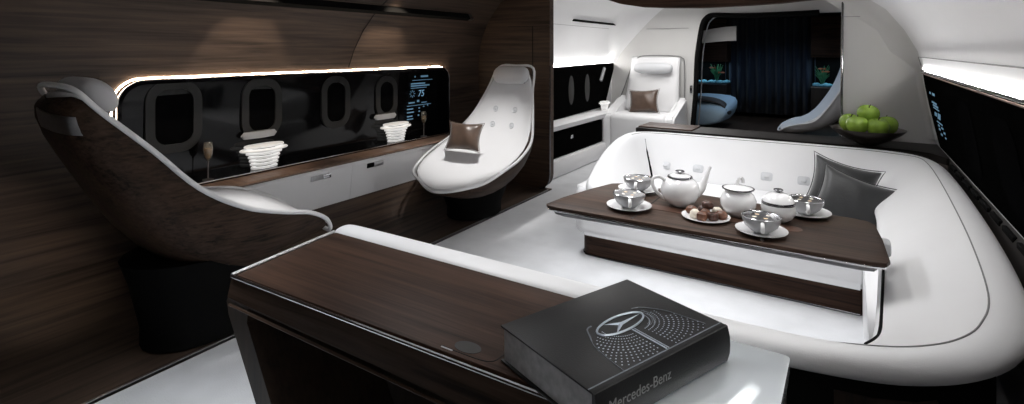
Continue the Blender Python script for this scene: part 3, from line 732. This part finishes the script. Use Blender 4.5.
# seam between the back and the left arm
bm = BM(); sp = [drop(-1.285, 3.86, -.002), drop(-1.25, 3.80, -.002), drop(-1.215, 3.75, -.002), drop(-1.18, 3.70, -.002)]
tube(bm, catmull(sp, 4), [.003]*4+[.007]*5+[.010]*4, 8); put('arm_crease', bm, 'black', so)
# tufts
for bx in (-1.12, -.896, -.464, -.251):
    h = bv.ray_cast(Vector((bx, 2.5, .525)), Vector((0, 1, 0)))
    if h[0]:
        n_ = h[1]; n_ = n_ if n_.y < 0 else -n_
        bm = BM(); prism(bm, rrect(-.035, .035, -.028, .028, .014), -.004, .003, .002); prism(bm, rrect(-.016, .016, -.011, .011, .006), .002, .009, .003)
        q = Matrix((Vector((1, 0, 0)), n_.cross(Vector((1, 0, 0))), n_)).transposed()
        bmesh.ops.transform(bm, matrix=q.to_4x4(), verts=bm.verts); bmesh.ops.translate(bm, verts=bm.verts, vec=h[0]); put('button', bm, 'rail', so)
# seat bench, front rounded at the left
bm = BM(); prism(bm, rrect(-1.56, .06, 3.18, 3.86, [.10, .02, .02, .05]), .15, .44, .05, 4); put('seat', bm, 'white', so)
bm = BM(); prism(bm, rrect(-1.52, .05, 3.235, 3.85, [.09, .01, .01, .05]), .0, .155, .006); put('plinth', bm, 'wood_x', so, label='walnut plinth band')
bm = BM(); tube(bm, catmull([(-1.522, 3.5, .006), (-1.522, 3.32, .006), (-1.49, 3.255, .006), (-1.42, 3.232, .006), (-1.0, 3.232, .006), (.04, 3.232, .006)], 5), .006, 6); put('plinth_edge', bm, 'dchrome', so)
bm = BM(); prism(bm, rrect(.05, .36, 1.50, 3.9, .02), .0, .40, .02); put('side_base', bm, 'white', so)
bm = BM(); prism(bm, rrect(-1.42, .36, 3.86, 4.02, .02), .0, .50, .01); put('back_base', bm, 'ledge', so)
bm = BM(); ins = [Vector((a, b, 0)) for a, b in I6[2:11]]
insm = catmull(ins, 4); rings = []
for k, p in enumerate(insm):
    zt = .645-.12*min(1, max(0, (p.y-1.45)/1.0))
    rings.append([(p.x+.012, p.y, .01), (p.x+.012, p.y, zt), (p.x+.06, p.y-.0, zt), (p.x+.06, p.y, .01)])
loft(bm, rings); put('inner_panel', bm, 'white', so, auto=40)
# dark seam on the right arm's inner edge
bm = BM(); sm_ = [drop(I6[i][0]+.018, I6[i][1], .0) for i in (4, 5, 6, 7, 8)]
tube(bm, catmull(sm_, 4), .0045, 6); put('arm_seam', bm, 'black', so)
# wood base under the front rim, right of the desk
bm = BM(); prism(bm, [(-.17, 1.285), (-.098, 1.295), (.04, 1.315), (.11, 1.345), (.17, 1.395), (.225, 1.47), (.26, 1.54), (.28, 1.62), (.10, 1.6), (.06, 1.46), (.03, 1.40), (-.02, 1.365), (-.098, 1.34), (-.17, 1.335)], .0, .672, .004); fb = put('front_base', bm, 'black', so, auto=30)
bm = BM(); prism(bm, [(-.03, 1.298), (.04, 1.309), (.11, 1.338), (.15, 1.373), (.14, 1.385), (.05, 1.33), (-.03, 1.315)], .02, .64, .002); put('wood_panel', bm, 'wood_z', fb, auto=30)
ev.to_mesh_clear()

# pillows on sofa
cushion('cushion', 'dark grey satin cushion behind the other one at the right end of the sofa', (-.045, 3.60, .55), (1, .05, -.24), (.04, .28, .9), .36, .34, .16, 'cush', 'cush', 'charcoal sofa cushions')
cushion('cushion', 'dark grey satin cushion in front, leaning in the sofa corner', (.00, 3.40, .525), (1, -.05, -.32), (.08, .30, .9), .37, .33, .17, 'cush', 'cush', 'charcoal sofa cushions')

# ================================================================= LEDGE BEHIND SOFA + BOWL + APPLES
lg = thing('rear_ledge', 'dark brown ledge behind the sofa back below the doorway', 'ledge', (-.5, 4.25, 0))
bm = BM(); prism(bm, [(-1.45, 4.13), (-1.3, 4.11), (.30, 4.11), (.40, 4.06), (.46, 3.9), (.60, 3.9), (.60, 4.45), (-1.45, 4.45)], .69, .732, .006); put('top', bm, 'ledge', lg)
bm = BM(); prism(bm, rrect(-1.40, .45, 4.14, 4.40, .01), .0, .69); put('body', bm, 'wood_z', lg, smooth=False)
bm = BM(); box(bm, -1.44, -1.02, 4.16, 4.44, .732, .742, .003); put('wood_cap', bm, 'inlay', lg, label='brown wooden cap')
sl = thing('side_ledge', 'dark ledge with air vents between the sofa and the black window panel on the right', 'ledge', (.5, 2.5, 0))
bm = BM(); loft(bm, [[(.40+dx, y, .58), (.415+dx, y, .64), (.475, y, .735), (.60, y, .735), (.60, y, .60)] for y, dx in ((-.5, -.0), (1.6, -.0), (2.9, .045), (3.95, .055))]); put('top', bm, 'ledge', sl, auto=25)
for k in range(8):
    y = 2.2+k*.2; bm = BM(); box(bm, .455, .47, y, y+.15, .705, .7255, .003); put('air_vent', bm, 'black', sl)

bw = thing('fruit_bowl', 'shallow dark bronze bowl on the ledge behind the sofa holding green apples', 'bowl', (.092, 4.19, .732)); bw.scale = (1, 1, 1.2)
bm = BM(); lathe(bm, [(.001, .0), (.055, .0), (.06, .006), (.12, .030), (.175, .058), (.208, .084), (.210, .088), (.205, .087), (.16, .064), (.10, .038), (.04, .016), (.001, .012)], n=56); put('dish', bm, 'bowl', bw, world=False)
bm = BM(); lathe(bm, [(.001, .0125), (.04, .0175), (.10, .0395), (.16, .0655), (.203, .0875), (.198, .0845), (.155, .0610), (.10, .037), (.001, .0115)], n=56); put('inner_glaze', bm, 'bowlin', bw, world=False)
def apple_bm():
    bm = BM(); prof = [(.001, -.030), (.010, -.034), (.020, -.034), (.032, -.024), (.040, -.008), (.042, .008), (.038, .022), (.028, .033), (.016, .036), (.006, .030), (.001, .024)]
    lathe(bm, prof, n=24); return bm
ap0 = None
for (x, y, z, rx, lab) in [(-.005, 4.22, .862, .3, 'green apple at the left end of the fruit bowl'), (.035, 4.125, .862, -.2, 'green apple in front at the left of the fruit bowl'), (.095, 4.20, .93, .25, 'green apple on top of the others in the fruit bowl'), (.145, 4.125, .855, .1, 'green apple in front at the right of the fruit bowl'), (.195, 4.21, .862, -.3, 'green apple at the right end of the fruit bowl')]:
    t = thing('apple', lab, 'apple', (x, y, z), 'green apples in the bowl'); t.rotation_euler = (rx, .3*rx, 0); t.scale = (1.6, 1.6, 1.55)
    if ap0 is None:
        a_ = put('flesh', apple_bm(), 'apple', t, world=False, sub=1)
        bm = BM(); tube(bm, [(0, 0, .022), (.002, 0, .036), (.006, 0, .044)], .0018, 6); s_ = put('stem', bm, 'stem', t, world=False); ap0 = (a_, s_)
    else:
        for q in ap0:
            c = q.copy(); COL.objects.link(c); c.parent = t

# ================================================================= RIGHT WALL PANEL
rw = thing('window_panel', 'long black glass window panel on the right wall with a small blue readout', 'display panel', (.42, 2.0, .78))
def wx(z): 
    for (a, za), (b, zb) in zip(rp[3:7], rp[4:8]):
        if za <= z <= zb: return a+(b-a)*(z-za)/(zb-za)
    return .39
bm = BM(); zs = [.77, .80, .90, 1.0, 1.14, 1.205]
outs = []
yl = lambda z: 4.10+(1.205-z)*-.35+.12
V0 = [[bm.verts.new((wx(z)-.012, y if y < 4 else yl(z), z)) for z in zs] for y in (-1.0, 1, 3, 4.2)]
V1 = [[bm.verts.new((wx(z)+.01, y if y < 4 else yl(z), z)) for z in zs] for y in (-1.0, 1, 3, 4.2)]
for V in (V0, V1):
    for i in range(3):
        for j in range(5): bm.faces.new((V[i][j], V[i+1][j], V[i+1][j+1], V[i][j+1]))
for i in range(3):
    bm.faces.new((V0[i][0], V0[i+1][0], V1[i+1][0], V1[i][0])); bm.faces.new((V0[i][5], V0[i+1][5], V1[i+1][5], V1[i][5]))
for j in range(5):
    bm.faces.new((V0[0][j], V0[0][j+1], V1[0][j+1], V1[0][j])); bm.faces.new((V0[3][j], V0[3][j+1], V1[3][j+1], V1[3][j]))
rg = put('glass_panel', bm, 'panel', rw, smooth=False)
bm = BM(); tube(bm, [(.376, -1.0, 1.218), (.376, yl(1.2)+.01, 1.218)], .006, 8); put('top_edge', bm, 'dchrome', rw)
bm = BM(); tube(bm, [(.378, -1.0, 1.202), (.378, yl(1.2), 1.202)], .0035, 8); put('copper_edge', bm, 'wood_strip', rw, label='thin brown edge line')
bm = BM(); tube(bm, [(.384, -1.0, 1.234), (.384, 4.2, 1.234)], .004, 8); put('light_strip', bm, 'ledw', rw, label='white light strip')
for yc in (.9, 1.55, 2.2, 2.85):
    o_ = rrect(yc-.16, yc+.16, .84, 1.14, .10, 6); bm = BM(); bm.faces.new([bm.verts.new((wx(z)-.0145, y, z)) for y, z in o_]); put('window_pane', bm, 'smoke', rg, smooth=False)
bm = BM()
for (y0, y1, z, h) in [(3.96, 4.02, 1.10, .012), (3.80, 3.9, 1.10, .014), (3.78, 3.98, 1.05, .010), (3.74, 3.95, 1.035, .010), (3.72, 3.96, 1.02, .006), (3.86, 3.95, .985, .02), (3.72, 3.82, .985, .03), (3.70, 3.92, .945, .006), (3.84, 3.9, .925, .01), (3.84, 3.9, .905, .01), (3.70, 3.78, .925, .008), (3.66, 3.72, .905, .01), (3.80, 3.86, .88, .01), (3.66, 3.70, .88, .008)]:
    x = wx(z)-.015; box(bm, x-.0006, x+.0006, y0-.05, y1-.05, z-h/2, z+h/2)
put('screen_readout', bm, 'cyand', rg, smooth=False, label='small blue glowing readout')

# ================================================================= DESK
dk = thing('desk', 'dark walnut desk in the foreground carrying the black book', 'desk', (-.85, 1.0, 0))
ZT = .72
fl, bl, br, frr = (-1.465, .838), (-1.515, 1.235), (-.10, 1.235), (-.12, .868)
def top_outline(e=0): return [(-1.465-e, .838-e), (-.12, .868-e), (-.10, 1.235), (-1.515-e, 1.235)]
bm = BM(); prism(bm, [(-1.455, .85), (-.50, .872), (-.50, 1.232), (-1.502, 1.232)], ZT-.03, ZT, .002); put('wood_top', bm, 'wood_x', dk, auto=30)
bm = BM(); prism(bm, rrect(-.4995, -.105, .872, 1.232, [.001, .01, .01, .001]), ZT-.03, ZT+.0005, .001); put('glass_top', bm, 'mirror', dk, auto=30, label='polished dark top with a pale painted reflection')
# thin metal edge lines
bm = BM(); tube(bm, [(-1.463, .842, ZT-.003), (-.12, .862, ZT-.003)], .0045, 8); put('front_edge', bm, 'chrome', dk, label='thin bright metal edge')
bm = BM(); tube(bm, [(-1.463, .842, ZT+.001), (-1.512, 1.232, ZT+.001)], .005, 8); put('side_edge', bm, 'brushed', dk, label='raised metal side edge')
# fascia sloping in below the front edge, continuing into the slab leg
prof = [(0, ZT-.006), (.0, ZT-.012), (-.012, ZT-.07), (.0, ZT-.085), (.05, ZT-.085), (.06, ZT-.02)]
bm = BM(); loft(bm, [[(x, y0+dy+dd, z-dzz*(1 if k in (2, 3, 4) else 0)) for k, (dy, z) in enumerate(prof)] for x, y0, dd, dzz in ((-1.47, .845, 0, -.01), (-.9, .855, 0, .0), (-.12, .865, 0, .02))])
put('fascia', bm, 'wood_f', dk, auto=50)
bm = BM(); tube(bm, [(-1.46, .833, ZT-.078), (-.12, .853, ZT-.105)], .004, 6); put('fascia_edge', bm, 'wood_t', dk)
# slab leg leaning inward
legp = [(-1.468, ZT-.02), (-1.50, ZT-.085), (-1.49, ZT-.12), (-1.30, .30), (-1.16, .0), (-1.05, .0), (-1.22, .30), (-1.40, ZT-.12), (-1.39, ZT-.05)]
bm = BM(); rings = []
for y in (.848, .87, 1.20, 1.22):
    s = 0 if y in (.87, 1.20) else .006
    rings.append([(x-.03*(y-.85)/.37, y, z) for x, z in legp])
loft(bm, rings); put('leg', bm, 'wood_z', dk, auto=35)
# rear modesty panel and the other support
bm = BM(); box(bm, -1.36, -.12, 1.225, 1.255, .02, ZT-.04, .004); put('rear_panel', bm, 'wood_z', dk)
bm = BM(); box(bm, -.17, -.11, .90, 1.22, 0, ZT-.03, .01); put('side_panel', bm, 'wood_z', dk)
bm = BM(); prism(bm, [(x*.032-.60-.085, y*.020+.905) for x, y in [(math.cos(a), math.sin(a)) for a in [2*math.pi*k/24 for k in range(24)]]], ZT, ZT+.0008); put('control_spot', bm, 'ledge', dk, smooth=False)
bm = BM(); tube(bm, catmull([(-.735, .882, ZT), (-.70, .880, ZT), (-.62, .885, ZT), (-.606, .92, ZT), (-.604, 1.0, ZT), (-.604, 1.2, ZT)], 4), .0012, 6); put('inlay_line', bm, 'seam', dk)
bm = BM(); box(bm, -.735, -.705, .876, .879, ZT, ZT+.001); put('marking', bm, 'brushed', dk, smooth=False)

# ================================================================= BOOK
BK = Matrix.Translation(Vector((-.405, 1.022, ZT+.001))) @ Matrix.Rotation(-math.atan2(.374, .927), 4, 'Z')
bk = thing('book', 'thick black hardback book with a silver star emblem on its cover, lying on the desk', 'book', (-.405, 1.022, ZT+.001))
bk.rotation_euler = (0, 0, -math.atan2(.374, .927))
hw, hl, th = .133, .186, .073
bm = BM(); box(bm, -hw, hw, -hl, hl, th-.004, th, .0012); put('front_cover', bm, 'book', bk, world=False)
bm = BM(); box(bm, -hw, hw, -hl, hl, 0, .004, .0012); put('back_cover', bm, 'book', bk, world=False)
bm = BM(); box(bm, -hw+.005, hw-.004, -hl+.006, hl-.006, .004, th-.004); put('pages', bm, 'pages', bk, world=False, smooth=False, label='dark grey page block')
bm = BM(); loft(bm, [[(hw-.004, y, 0), (hw+.002, y, .002), (hw+.007, y, .02), (hw+.008, y, th/2), (hw+.007, y, th-.02), (hw+.002, y, th-.001), (hw-.002, y, th), (hw-.004, y, th)] for y in (-hl, hl)]); put('spine', bm, 'book', bk, world=False, auto=50)
bm = BM(); box(bm, hw-.014, hw-.0115, -hl, hl, th-.0002, th+.0004); put('hinge_groove', bm, 'inkd', bk, world=False, smooth=False)
tb = text_mesh('Mercedes-Benz', .031)
for v in tb.verts: v.co = Vector((hw+.0079+v.co.z*.5, -.160+v.co.x*.83, .036+v.co.y*.88))
put('spine_title', tb, 'inkt', bk, world=False, smooth=False)
# emblem: ring, star, bar, grille dots and outline
e0 = (.006, .014)
bm = BM(); ring = []
for k in range(40):
    a = 2*math.pi*k/40; u, v = .0245*math.cos(a), .066*math.sin(a); ring.append((e0[0]+u-.05*v, e0[1]+v, th+.0015))
tube(bm, ring, .0022, 6, closed=True)
for a in (95, 212, 328):
    u, v = .0245*math.cos(R(a)), .066*math.sin(R(a)); tip = (e0[0]+u-.05*v, e0[1]+v)
    px, py = -(tip[1]-e0[1]), tip[0]-e0[0]; l = math.hypot(px, py); px, py = px/l*.0048, py/l*.0048
    vs = [bm.verts.new(p) for p in ((e0[0]-px, e0[1]-py, th+.0005), (tip[0], tip[1], th+.001), (e0[0]+px, e0[1]+py, th+.0005), (e0[0], e0[1], th+.004))]
    bm.faces.new((vs[0], vs[1], vs[3])); bm.faces.new((vs[1], vs[2], vs[3])); bm.faces.new((vs[0], vs[1], vs[2])); 
put('star_emblem', bm, 'ink', bk, world=False)
bm = BM(); box(bm, .034, .118, .0150, .0185, th, th+.0012); box(bm, .034, .118, .0225, .0240, th, th+.0010); put('emblem_bar', bm, 'ink', bk, world=False, smooth=False)
bm = BM()
def dotrow(x, y, r, asp=1.0):
    c = [bm.verts.new((x+r*math.cos(a), y+r*asp*math.sin(a), th+.0004)) for a in [2*math.pi*k/6 for k in range(6)]]; bm.faces.new(c)
for ri in range(13):
    rr = .035+ri*.0085
    for k in range(-26, 27):
        a = k*(.105 if ri < 6 else .085)
        x = e0[0]+.004+rr*math.cos(a)*1.02; y = e0[1]+.003+rr*math.sin(a)*1.25+(.02 if a > 0 else -.012)
        if abs(y-.019) < .012 or x > hw-.018 or x < .004+ri*.0012: continue
        if y < -.095+ (0 if x > .05 else (.05-x)*.9) or y > .150-(.02 if x < .04 else 0)+(x-.09)*.2: continue
        dotrow(x, y, .0017 if ri > 3 else .0013, 1.35 if ri < 6 else 1.0)
put('grille_dots', bm, 'ink', bk, world=False, smooth=False, label='silver dot grille pattern')
bm = BM()
tube(bm, catmull([(-.022, -.040, th+.0004), (-.018, -.056, th+.0004), (.004, -.070, th+.0004), (.034, -.087, th+.0004), (.08, -.096, th+.0004), (.120, -.100, th+.0004)], 5), [.0006]+[.0016]*12+[.0008]*13, 6)
tube(bm, catmull([(-.025, .080, th+.0004), (-.018, .100, th+.0004), (.005, .122, th+.0004), (.03, .136, th+.0004), (.07, .146, th+.0004), (.105, .155, th+.0004)], 5), .0008, 6)
for rr in (.030, .036, .042):
    tube(bm, [(e0[0]+.004+rr*math.cos(a), e0[1]+.030+rr*1.25*math.sin(a), th+.0004) for a in [R(t) for t in range(20, 120, 8)]], .0006, 5)
put('grille_outline', bm, 'inkd', bk, world=False)

# ================================================================= TABLE
TB = thing('coffee_table', 'low walnut topped table with a metal edge in the middle of the white sofa', 'table', (-.45, 2.05, 0))
ZT2 = .75
ol = [(-1.005, 1.835), (-.99, 1.818), (-.95, 1.812), (-.5, 1.815), (.05, 1.82), (.085, 1.83), (.095, 1.86), (.085, 2.05), (.07, 2.22), (.05, 2.25), (0, 2.262), (-.5, 2.29), (-.80, 2.305), (-.87, 2.30), (-.91, 2.27), (-.95, 2.13), (-.99, 1.95)]
bm = BM(); prism(bm, ol, ZT2-.012, ZT2, .003); put('table_top', bm, 'wood_t', TB, auto=50)
def shr(ol, d):
    c = Vector((-.45, 2.05)); return [tuple(Vector(p)+(c-Vector(p)).normalized()*d) for p in ol]
bm = BM(); prism(bm, shr(ol, .004), ZT2-.019, ZT2-.012, .002); put('metal_edge', bm, 'chrome', TB, auto=50, label='thin steel edge band')
bm = BM(); prism(bm, shr(ol, .03), ZT2-.035, ZT2-.019, .005); put('underside', bm, 'greyl', TB, auto=50)
bm = BM(); box(bm, -.10, .112, 2.13, 2.20, .67, .716, .01); put('support_arm', bm, 'rail', TB)
bm = BM(); prism(bm, rrect(-.80, -.135, 1.985, 2.045, [.002, .03, .03, .002]), ZT2, ZT2+.0012); put('leather_inlay', bm, 'inlay', TB, smooth=False, label='reddish brown inlaid strip')
bm = BM(); 
for x0, x1 in ((-.66, -.655),): box(bm, x0, x1, 1.83, 2.29, ZT2, ZT2+.0008)
put('top_seam', bm, 'seam', TB, smooth=False)
bm = BM(); lathe(bm, [(.001, 0), (.006, 0), (.006, .004), (.001, .005)], -.235, 1.835, ZT2, 12); put('release_button', bm, 'chrome', TB)

ZS = ZT2+.0005
def cup(x, y, label, ang, s=1.0):
    z = ZS
    g = 'grey teacups on the table'
    sc = thing('saucer', label.replace('grey teacup', 'white saucer').replace('CUP', 'under the grey teacup'), 'saucer', (x, y, z), 'white saucers on the table')
    bm = BM(); lathe(bm, [(.001, .0), (.035, .0), (.04, .002), (.075*s, .010), (.083*s, .014), (.0835*s, .016), (.08*s, .0155), (.045, .006), (.03, .005), (.001, .005)], n=48); put('plate', bm, 'porc', sc, world=False)
    c = thing('teacup', label.replace('CUP', 'on a white saucer'), 'cup', (x, y, z+.0055), g)
    bm = BM(); lathe(bm, [(.001, .0), (.024, .0), (.026, .003), (.036, .009), (.050, .022), (.058, .037), (.0605, .050), (.0605, .0525), (.0585, .0525), (.056, .038), (.047, .023), (.03, .011), (.001, .008)], n=48); put('body', bm, 'greyporc', c, world=False)
    bm = BM(); lathe(bm, [(.0588, .0515), (.0604, .0535), (.0588, .0545), (.0575, .052), (.0570, .044), (.0566, .0435), (.0580, .044)], n=48); put('inner_band', bm, 'chrome', c, world=False, label='polished inner band')
    bm = BM(); lathe(bm, [(.001, .040), (.05, .040), (.0572, .0450), (.0572, .0455), (.001, .0455)], n=32); put('tea', bm, 'tea', c, world=False)
    for k in range(4):
        a = ang+.5+k*1.57; r_ = .024
        bm = BM(); lathe(bm, [(.001, -.004), (.014, -.003), (.018, .0), (.013, .005), (.001, .007)], r_*math.cos(a), r_*math.sin(a), .0455, 14); put('foam', bm, 'cream' if k % 2 == 0 else 'wchoc', c, world=False)
    h = []
    for k in range(9):
        a = R(-80+160*k/8); h.append((.056+.020*math.cos(a)-.004*(k < 2), 0, .030+.015*math.sin(a)))
    h[0] = (.048, 0, .020)
    bm = BM(); tube(bm, h, .0048, 8); bmesh.ops.scale(bm, verts=bm.verts, vec=(1, 1.3, 1)); bmesh.ops.rotate(bm, verts=bm.verts, matrix=Matrix.Rotation(ang, 3, 'Z')); put('handle', bm, 'porc', c, world=False)
va = R(-62)
cup(-.762, 2.199, 'grey teacup at the left rear of the table CUP', va-.3)
cup(-.709, 1.944, 'grey teacup at the left front of the table CUP', va-.1)
cup(-.247, 1.908, 'grey teacup at the front edge nearest the viewer CUP', va-.3, .95)
cup(-.140, 2.212, 'grey teacup at the right by the dark cushions CUP', va-.3)
# teapot
tp = thing('teapot', 'round white porcelain teapot with a metal rimmed lid', 'teapot', (-.557, 2.087, ZS)); tp.scale = (.88, .88, .92)
bm = BM(); lathe(bm, [(.001, 0), (.035, 0), (.040, .004), (.062, .018), (.078, .042), (.083, .066), (.078, .090), (.064, .108), (.050, .117), (.046, .116), (.001, .112)], n=56); put('body', bm, 'porc', tp, world=False)
bm = BM(); lathe(bm, [(.050, .116), (.054, .119), (.052, .123), (.044, .124), (.044, .118)], n=48); put('lid_band', bm, 'dchrome', tp, world=False, label='dark metal ring')
bm = BM(); lathe(bm, [(.047, .121), (.043, .128), (.028, .133), (.012, .135), (.001, .135), (.001, .118)], n=48); ld = put('lid', bm, 'porc', tp, world=False)
bm = BM(); lathe(bm, [(.008, .133), (.007, .138), (.018, .141), (.020, .144), (.016, .147), (.001, .147)], n=28); k_ = put('knob', bm, 'dchrome', ld, world=False, label='dark metal knob')
dR = Vector((.844, .536, 0))*.9+Vector((0, 0, 0))
def along(u, z, s=0): return dR.normalized()*u+Vector((0, 0, z))
bm = BM(); tube(bm, catmull([along(.060, .045), along(.092, .070), along(.108, .105), along(.122, .138), along(.134, .162)], 5), [.024-.0009*i for i in range(21)] if False else [max(.0065, .024-.00105*i) for i in range(21)], 14); put('spout', bm, 'porc', tp, world=False)
bm = BM(); tube(bm, catmull([along(-.062, .030), along(-.088, .045), along(-.116, .078), along(-.118, .112), along(-.092, .122), along(-.066, .106)], 5), .0075, 10); put('handle', bm, 'porc', tp, world=False)
# sugar pot
sp_ = thing('sugar_pot', 'white porcelain pot with an upright loop on its lid, behind the chocolates', 'pot', (-.345, 2.073, ZS)); sp_.scale = (.94, .94, 1)
bm = BM(); lathe(bm, [(.001, 0), (.030, 0), (.034, .004), (.052, .016), (.064, .038), (.065, .058), (.056, .078), (.048, .084), (.048, .090), (.052, .094), (.045, .094), (.001, .09)], n=52); put('body', bm, 'porc', sp_, world=False)
bm = BM(); lathe(bm, [(.046, .092), (.058, .097), (.059, .100), (.048, .101), (.045, .098)], n=48); put('rim_band', bm, 'dchrome', sp_, world=False, label='dark metal rim')
bm = BM(); lathe(bm, [(.053, .1005), (.045, .104), (.02, .110), (.001, .111), (.001, .098)], n=48); ld = put('lid', bm, 'porc', sp_, world=False)
bm = BM(); tube(bm, [(-.004, -.002, .106), (-.002, -.001, .120), (.004, .002, .134), (.012, .007, .137), (.016, .010, .128), (.015, .009, .118)], .0062, 8); put('knob', bm, 'porc', ld, world=False)
# round lidded pot
cr = thing('honey_pot', 'smaller round white pot with a dark metal band and flat knob, beside the right teacup', 'pot', (-.215, 2.083, ZS))
bm = BM(); lathe(bm, [(.001, 0), (.026, 0), (.030, .003), (.046, .014), (.056, .034), (.0565, .050), (.053, .061), (.001, .061)], n=52); put('body', bm, 'porc', cr, world=False)
bm = BM(); lathe(bm, [(.0535, .060), (.0545, .063), (.0525, .069), (.050, .070), (.050, .060)], n=48); put('band', bm, 'dchrome', cr, world=False, label='dark metal band')
bm = BM(); lathe(bm, [(.052, .070), (.046, .083), (.034, .094), (.018, .100), (.001, .101), (.001, .068)], n=48); ld = put('lid', bm, 'porc', cr, world=False)
bm = BM(); lathe(bm, [(.007, .099), (.006, .104), (.014, .106), (.016, .110), (.013, .112), (.001, .112)], n=24); put('knob', bm, 'dchrome', ld, world=False, label='dark metal knob')
# plate with pralines
pl = thing('cake_plate', 'white plate holding chocolate pralines in the middle of the table', 'plate', (-.436, 1.975, ZS))
bm = BM(); lathe(bm, [(.001, 0), (.05, 0), (.055, .002), (.082, .009), (.0825, .011), (.078, .0105), (.05, .005), (.001, .005)], n=52); put('dish', bm, 'porc', pl, world=False)
spots = [(-.052, .012, 0, 'choc', 'round'), (-.030, -.030, 0, 'wchoc', 'dome'), (-.002, -.048, 0, 'choc', 'cube'), (.030, -.030, 0, 'darkc', 'cube'), (.052, .004, 0, 'choc', 'round'), (.028, .040, 0, 'wchoc', 'cube'), (-.015, .038, 0, 'darkc', 'round'), (.000, -.002, 0, 'choc', 'dome'), (.004, .012, .026, 'darkc', 'round')]
names = ['milk chocolate praline at the left end of the plate', 'white domed praline at the front left of the plate', 'milk chocolate praline at the front edge of the plate', 'dark square praline at the front right of the plate', 'milk chocolate praline at the right end of the plate', 'white square praline at the back of the plate', 'dark round praline at the back left of the plate', 'milk chocolate praline in the middle of the plate', 'dark praline stacked on top of the others on the plate']
for (dx, dy, dz, m_, kd), nm in zip(spots, names):
    bm = BM()
    if kd == 'cube': box(bm, -.016, .016, -.014, .014, 0, .026, .006, 3); bmesh.ops.rotate(bm, verts=bm.verts, matrix=Matrix.Rotation(dx*20, 3, 'Z'))
    elif kd == 'dome': lathe(bm, [(.001, 0), (.018, 0), (.020, .008), (.017, .020), (.009, .028), (.001, .030)], n=20)
    else: lathe(bm, [(.001, 0), (.015, .001), (.020, .010), (.018, .020), (.010, .027), (.001, .028)], n=12, sx=1.1)
    tag(put('praline', bm, m_, loc=None), nm, 'praline', 'chocolate pralines on the plate').location = (-.436+dx, 1.975+dy, ZS+.0065+dz)

# ================================================================= LIGHTS
W_ = bpy.data.worlds.new('World'); SC.world = W_; W_.use_nodes = True
W_.node_tree.nodes['Background'].inputs[0].default_value = (.8, .85, 1, 1); W_.node_tree.nodes['Background'].inputs[1].default_value = .006
arealight('sofa_ceiling_lamp', (-.42, 2.55, 2.09), (0, 0, 0), .8, 1.8, 30, (1, .985, .97), 100)
arealight('aisle_ceiling_lamp', (-1.75, 2.7, 2.09), (0, R(-28), 0), .3, 2.6, 19, (.97, .98, 1), 80)
arealight('entry_ceiling_lamp', (-1.75, .6, 2.09), (0, 0, 0), .3, .8, 5, (.92, .96, 1), 55)
arealight('aft_ceiling_lamp', (-1.7, 5.9, 2.0), (0, 0, 0), .8, 1.2, 22, (1, .98, .96), 150)
arealight('rear_room_lamp', (-1.0, 8.3, 1.86), (0, 0, 0), .5, .5, 5, (.55, .75, 1), 140)
arealight('right_side_lamp', (-.05, 2.0, 1.72), (0, R(-20), 0), .12, 2.6, 4, (1, .98, .96), 140)
for y in (1.95, 3.12): spot('wall_wash_lamp', (-2.86, y, 1.86), (-3.24, y, 1.22), 30, 58, .5)
spot('low_wall_lamp', (-2.75, .45, 1.80), (-3.17, .88, .34), 40, 22, 1.0)
spot('chair_fill_spot', (-2.3, 3.3, 2.08), (-2.6, 3.55, .5), 105, 46, .8, (1, .98, .96), .05)  # added spot without a visible source, brightens the far chair
spot('chair_fill_spot', (-2.25, 1.5, 2.08), (-2.55, 1.55, .6), 110, 28, .8, (1, .98, .96), .05)  # added likewise to lift the near chair's white rim
# the added chair spots have no ceiling fittings
for (x, y) in ((-2.3, 3.3), (-2.2, 1.2)):
    pass

# ================================================================= CAMERA
cd = bpy.data.cameras.new('Camera'); cam = bpy.data.objects.new('Camera', cd); COL.objects.link(cam)
cam.location = (0, 0, 1.35); cam.rotation_euler = (R(90), 0, R(32.4))
cd.sensor_width = 36; cd.lens = 36*534/1024; cd.shift_y = -152/1024; cd.clip_start = .02
SC.camera = cam
SC.view_settings.view_transform = 'Standard'; SC.view_settings.look = 'None'; SC.view_settings.gamma = 1; SC.view_settings.use_curve_mapping = False
SC.view_settings.exposure = 0
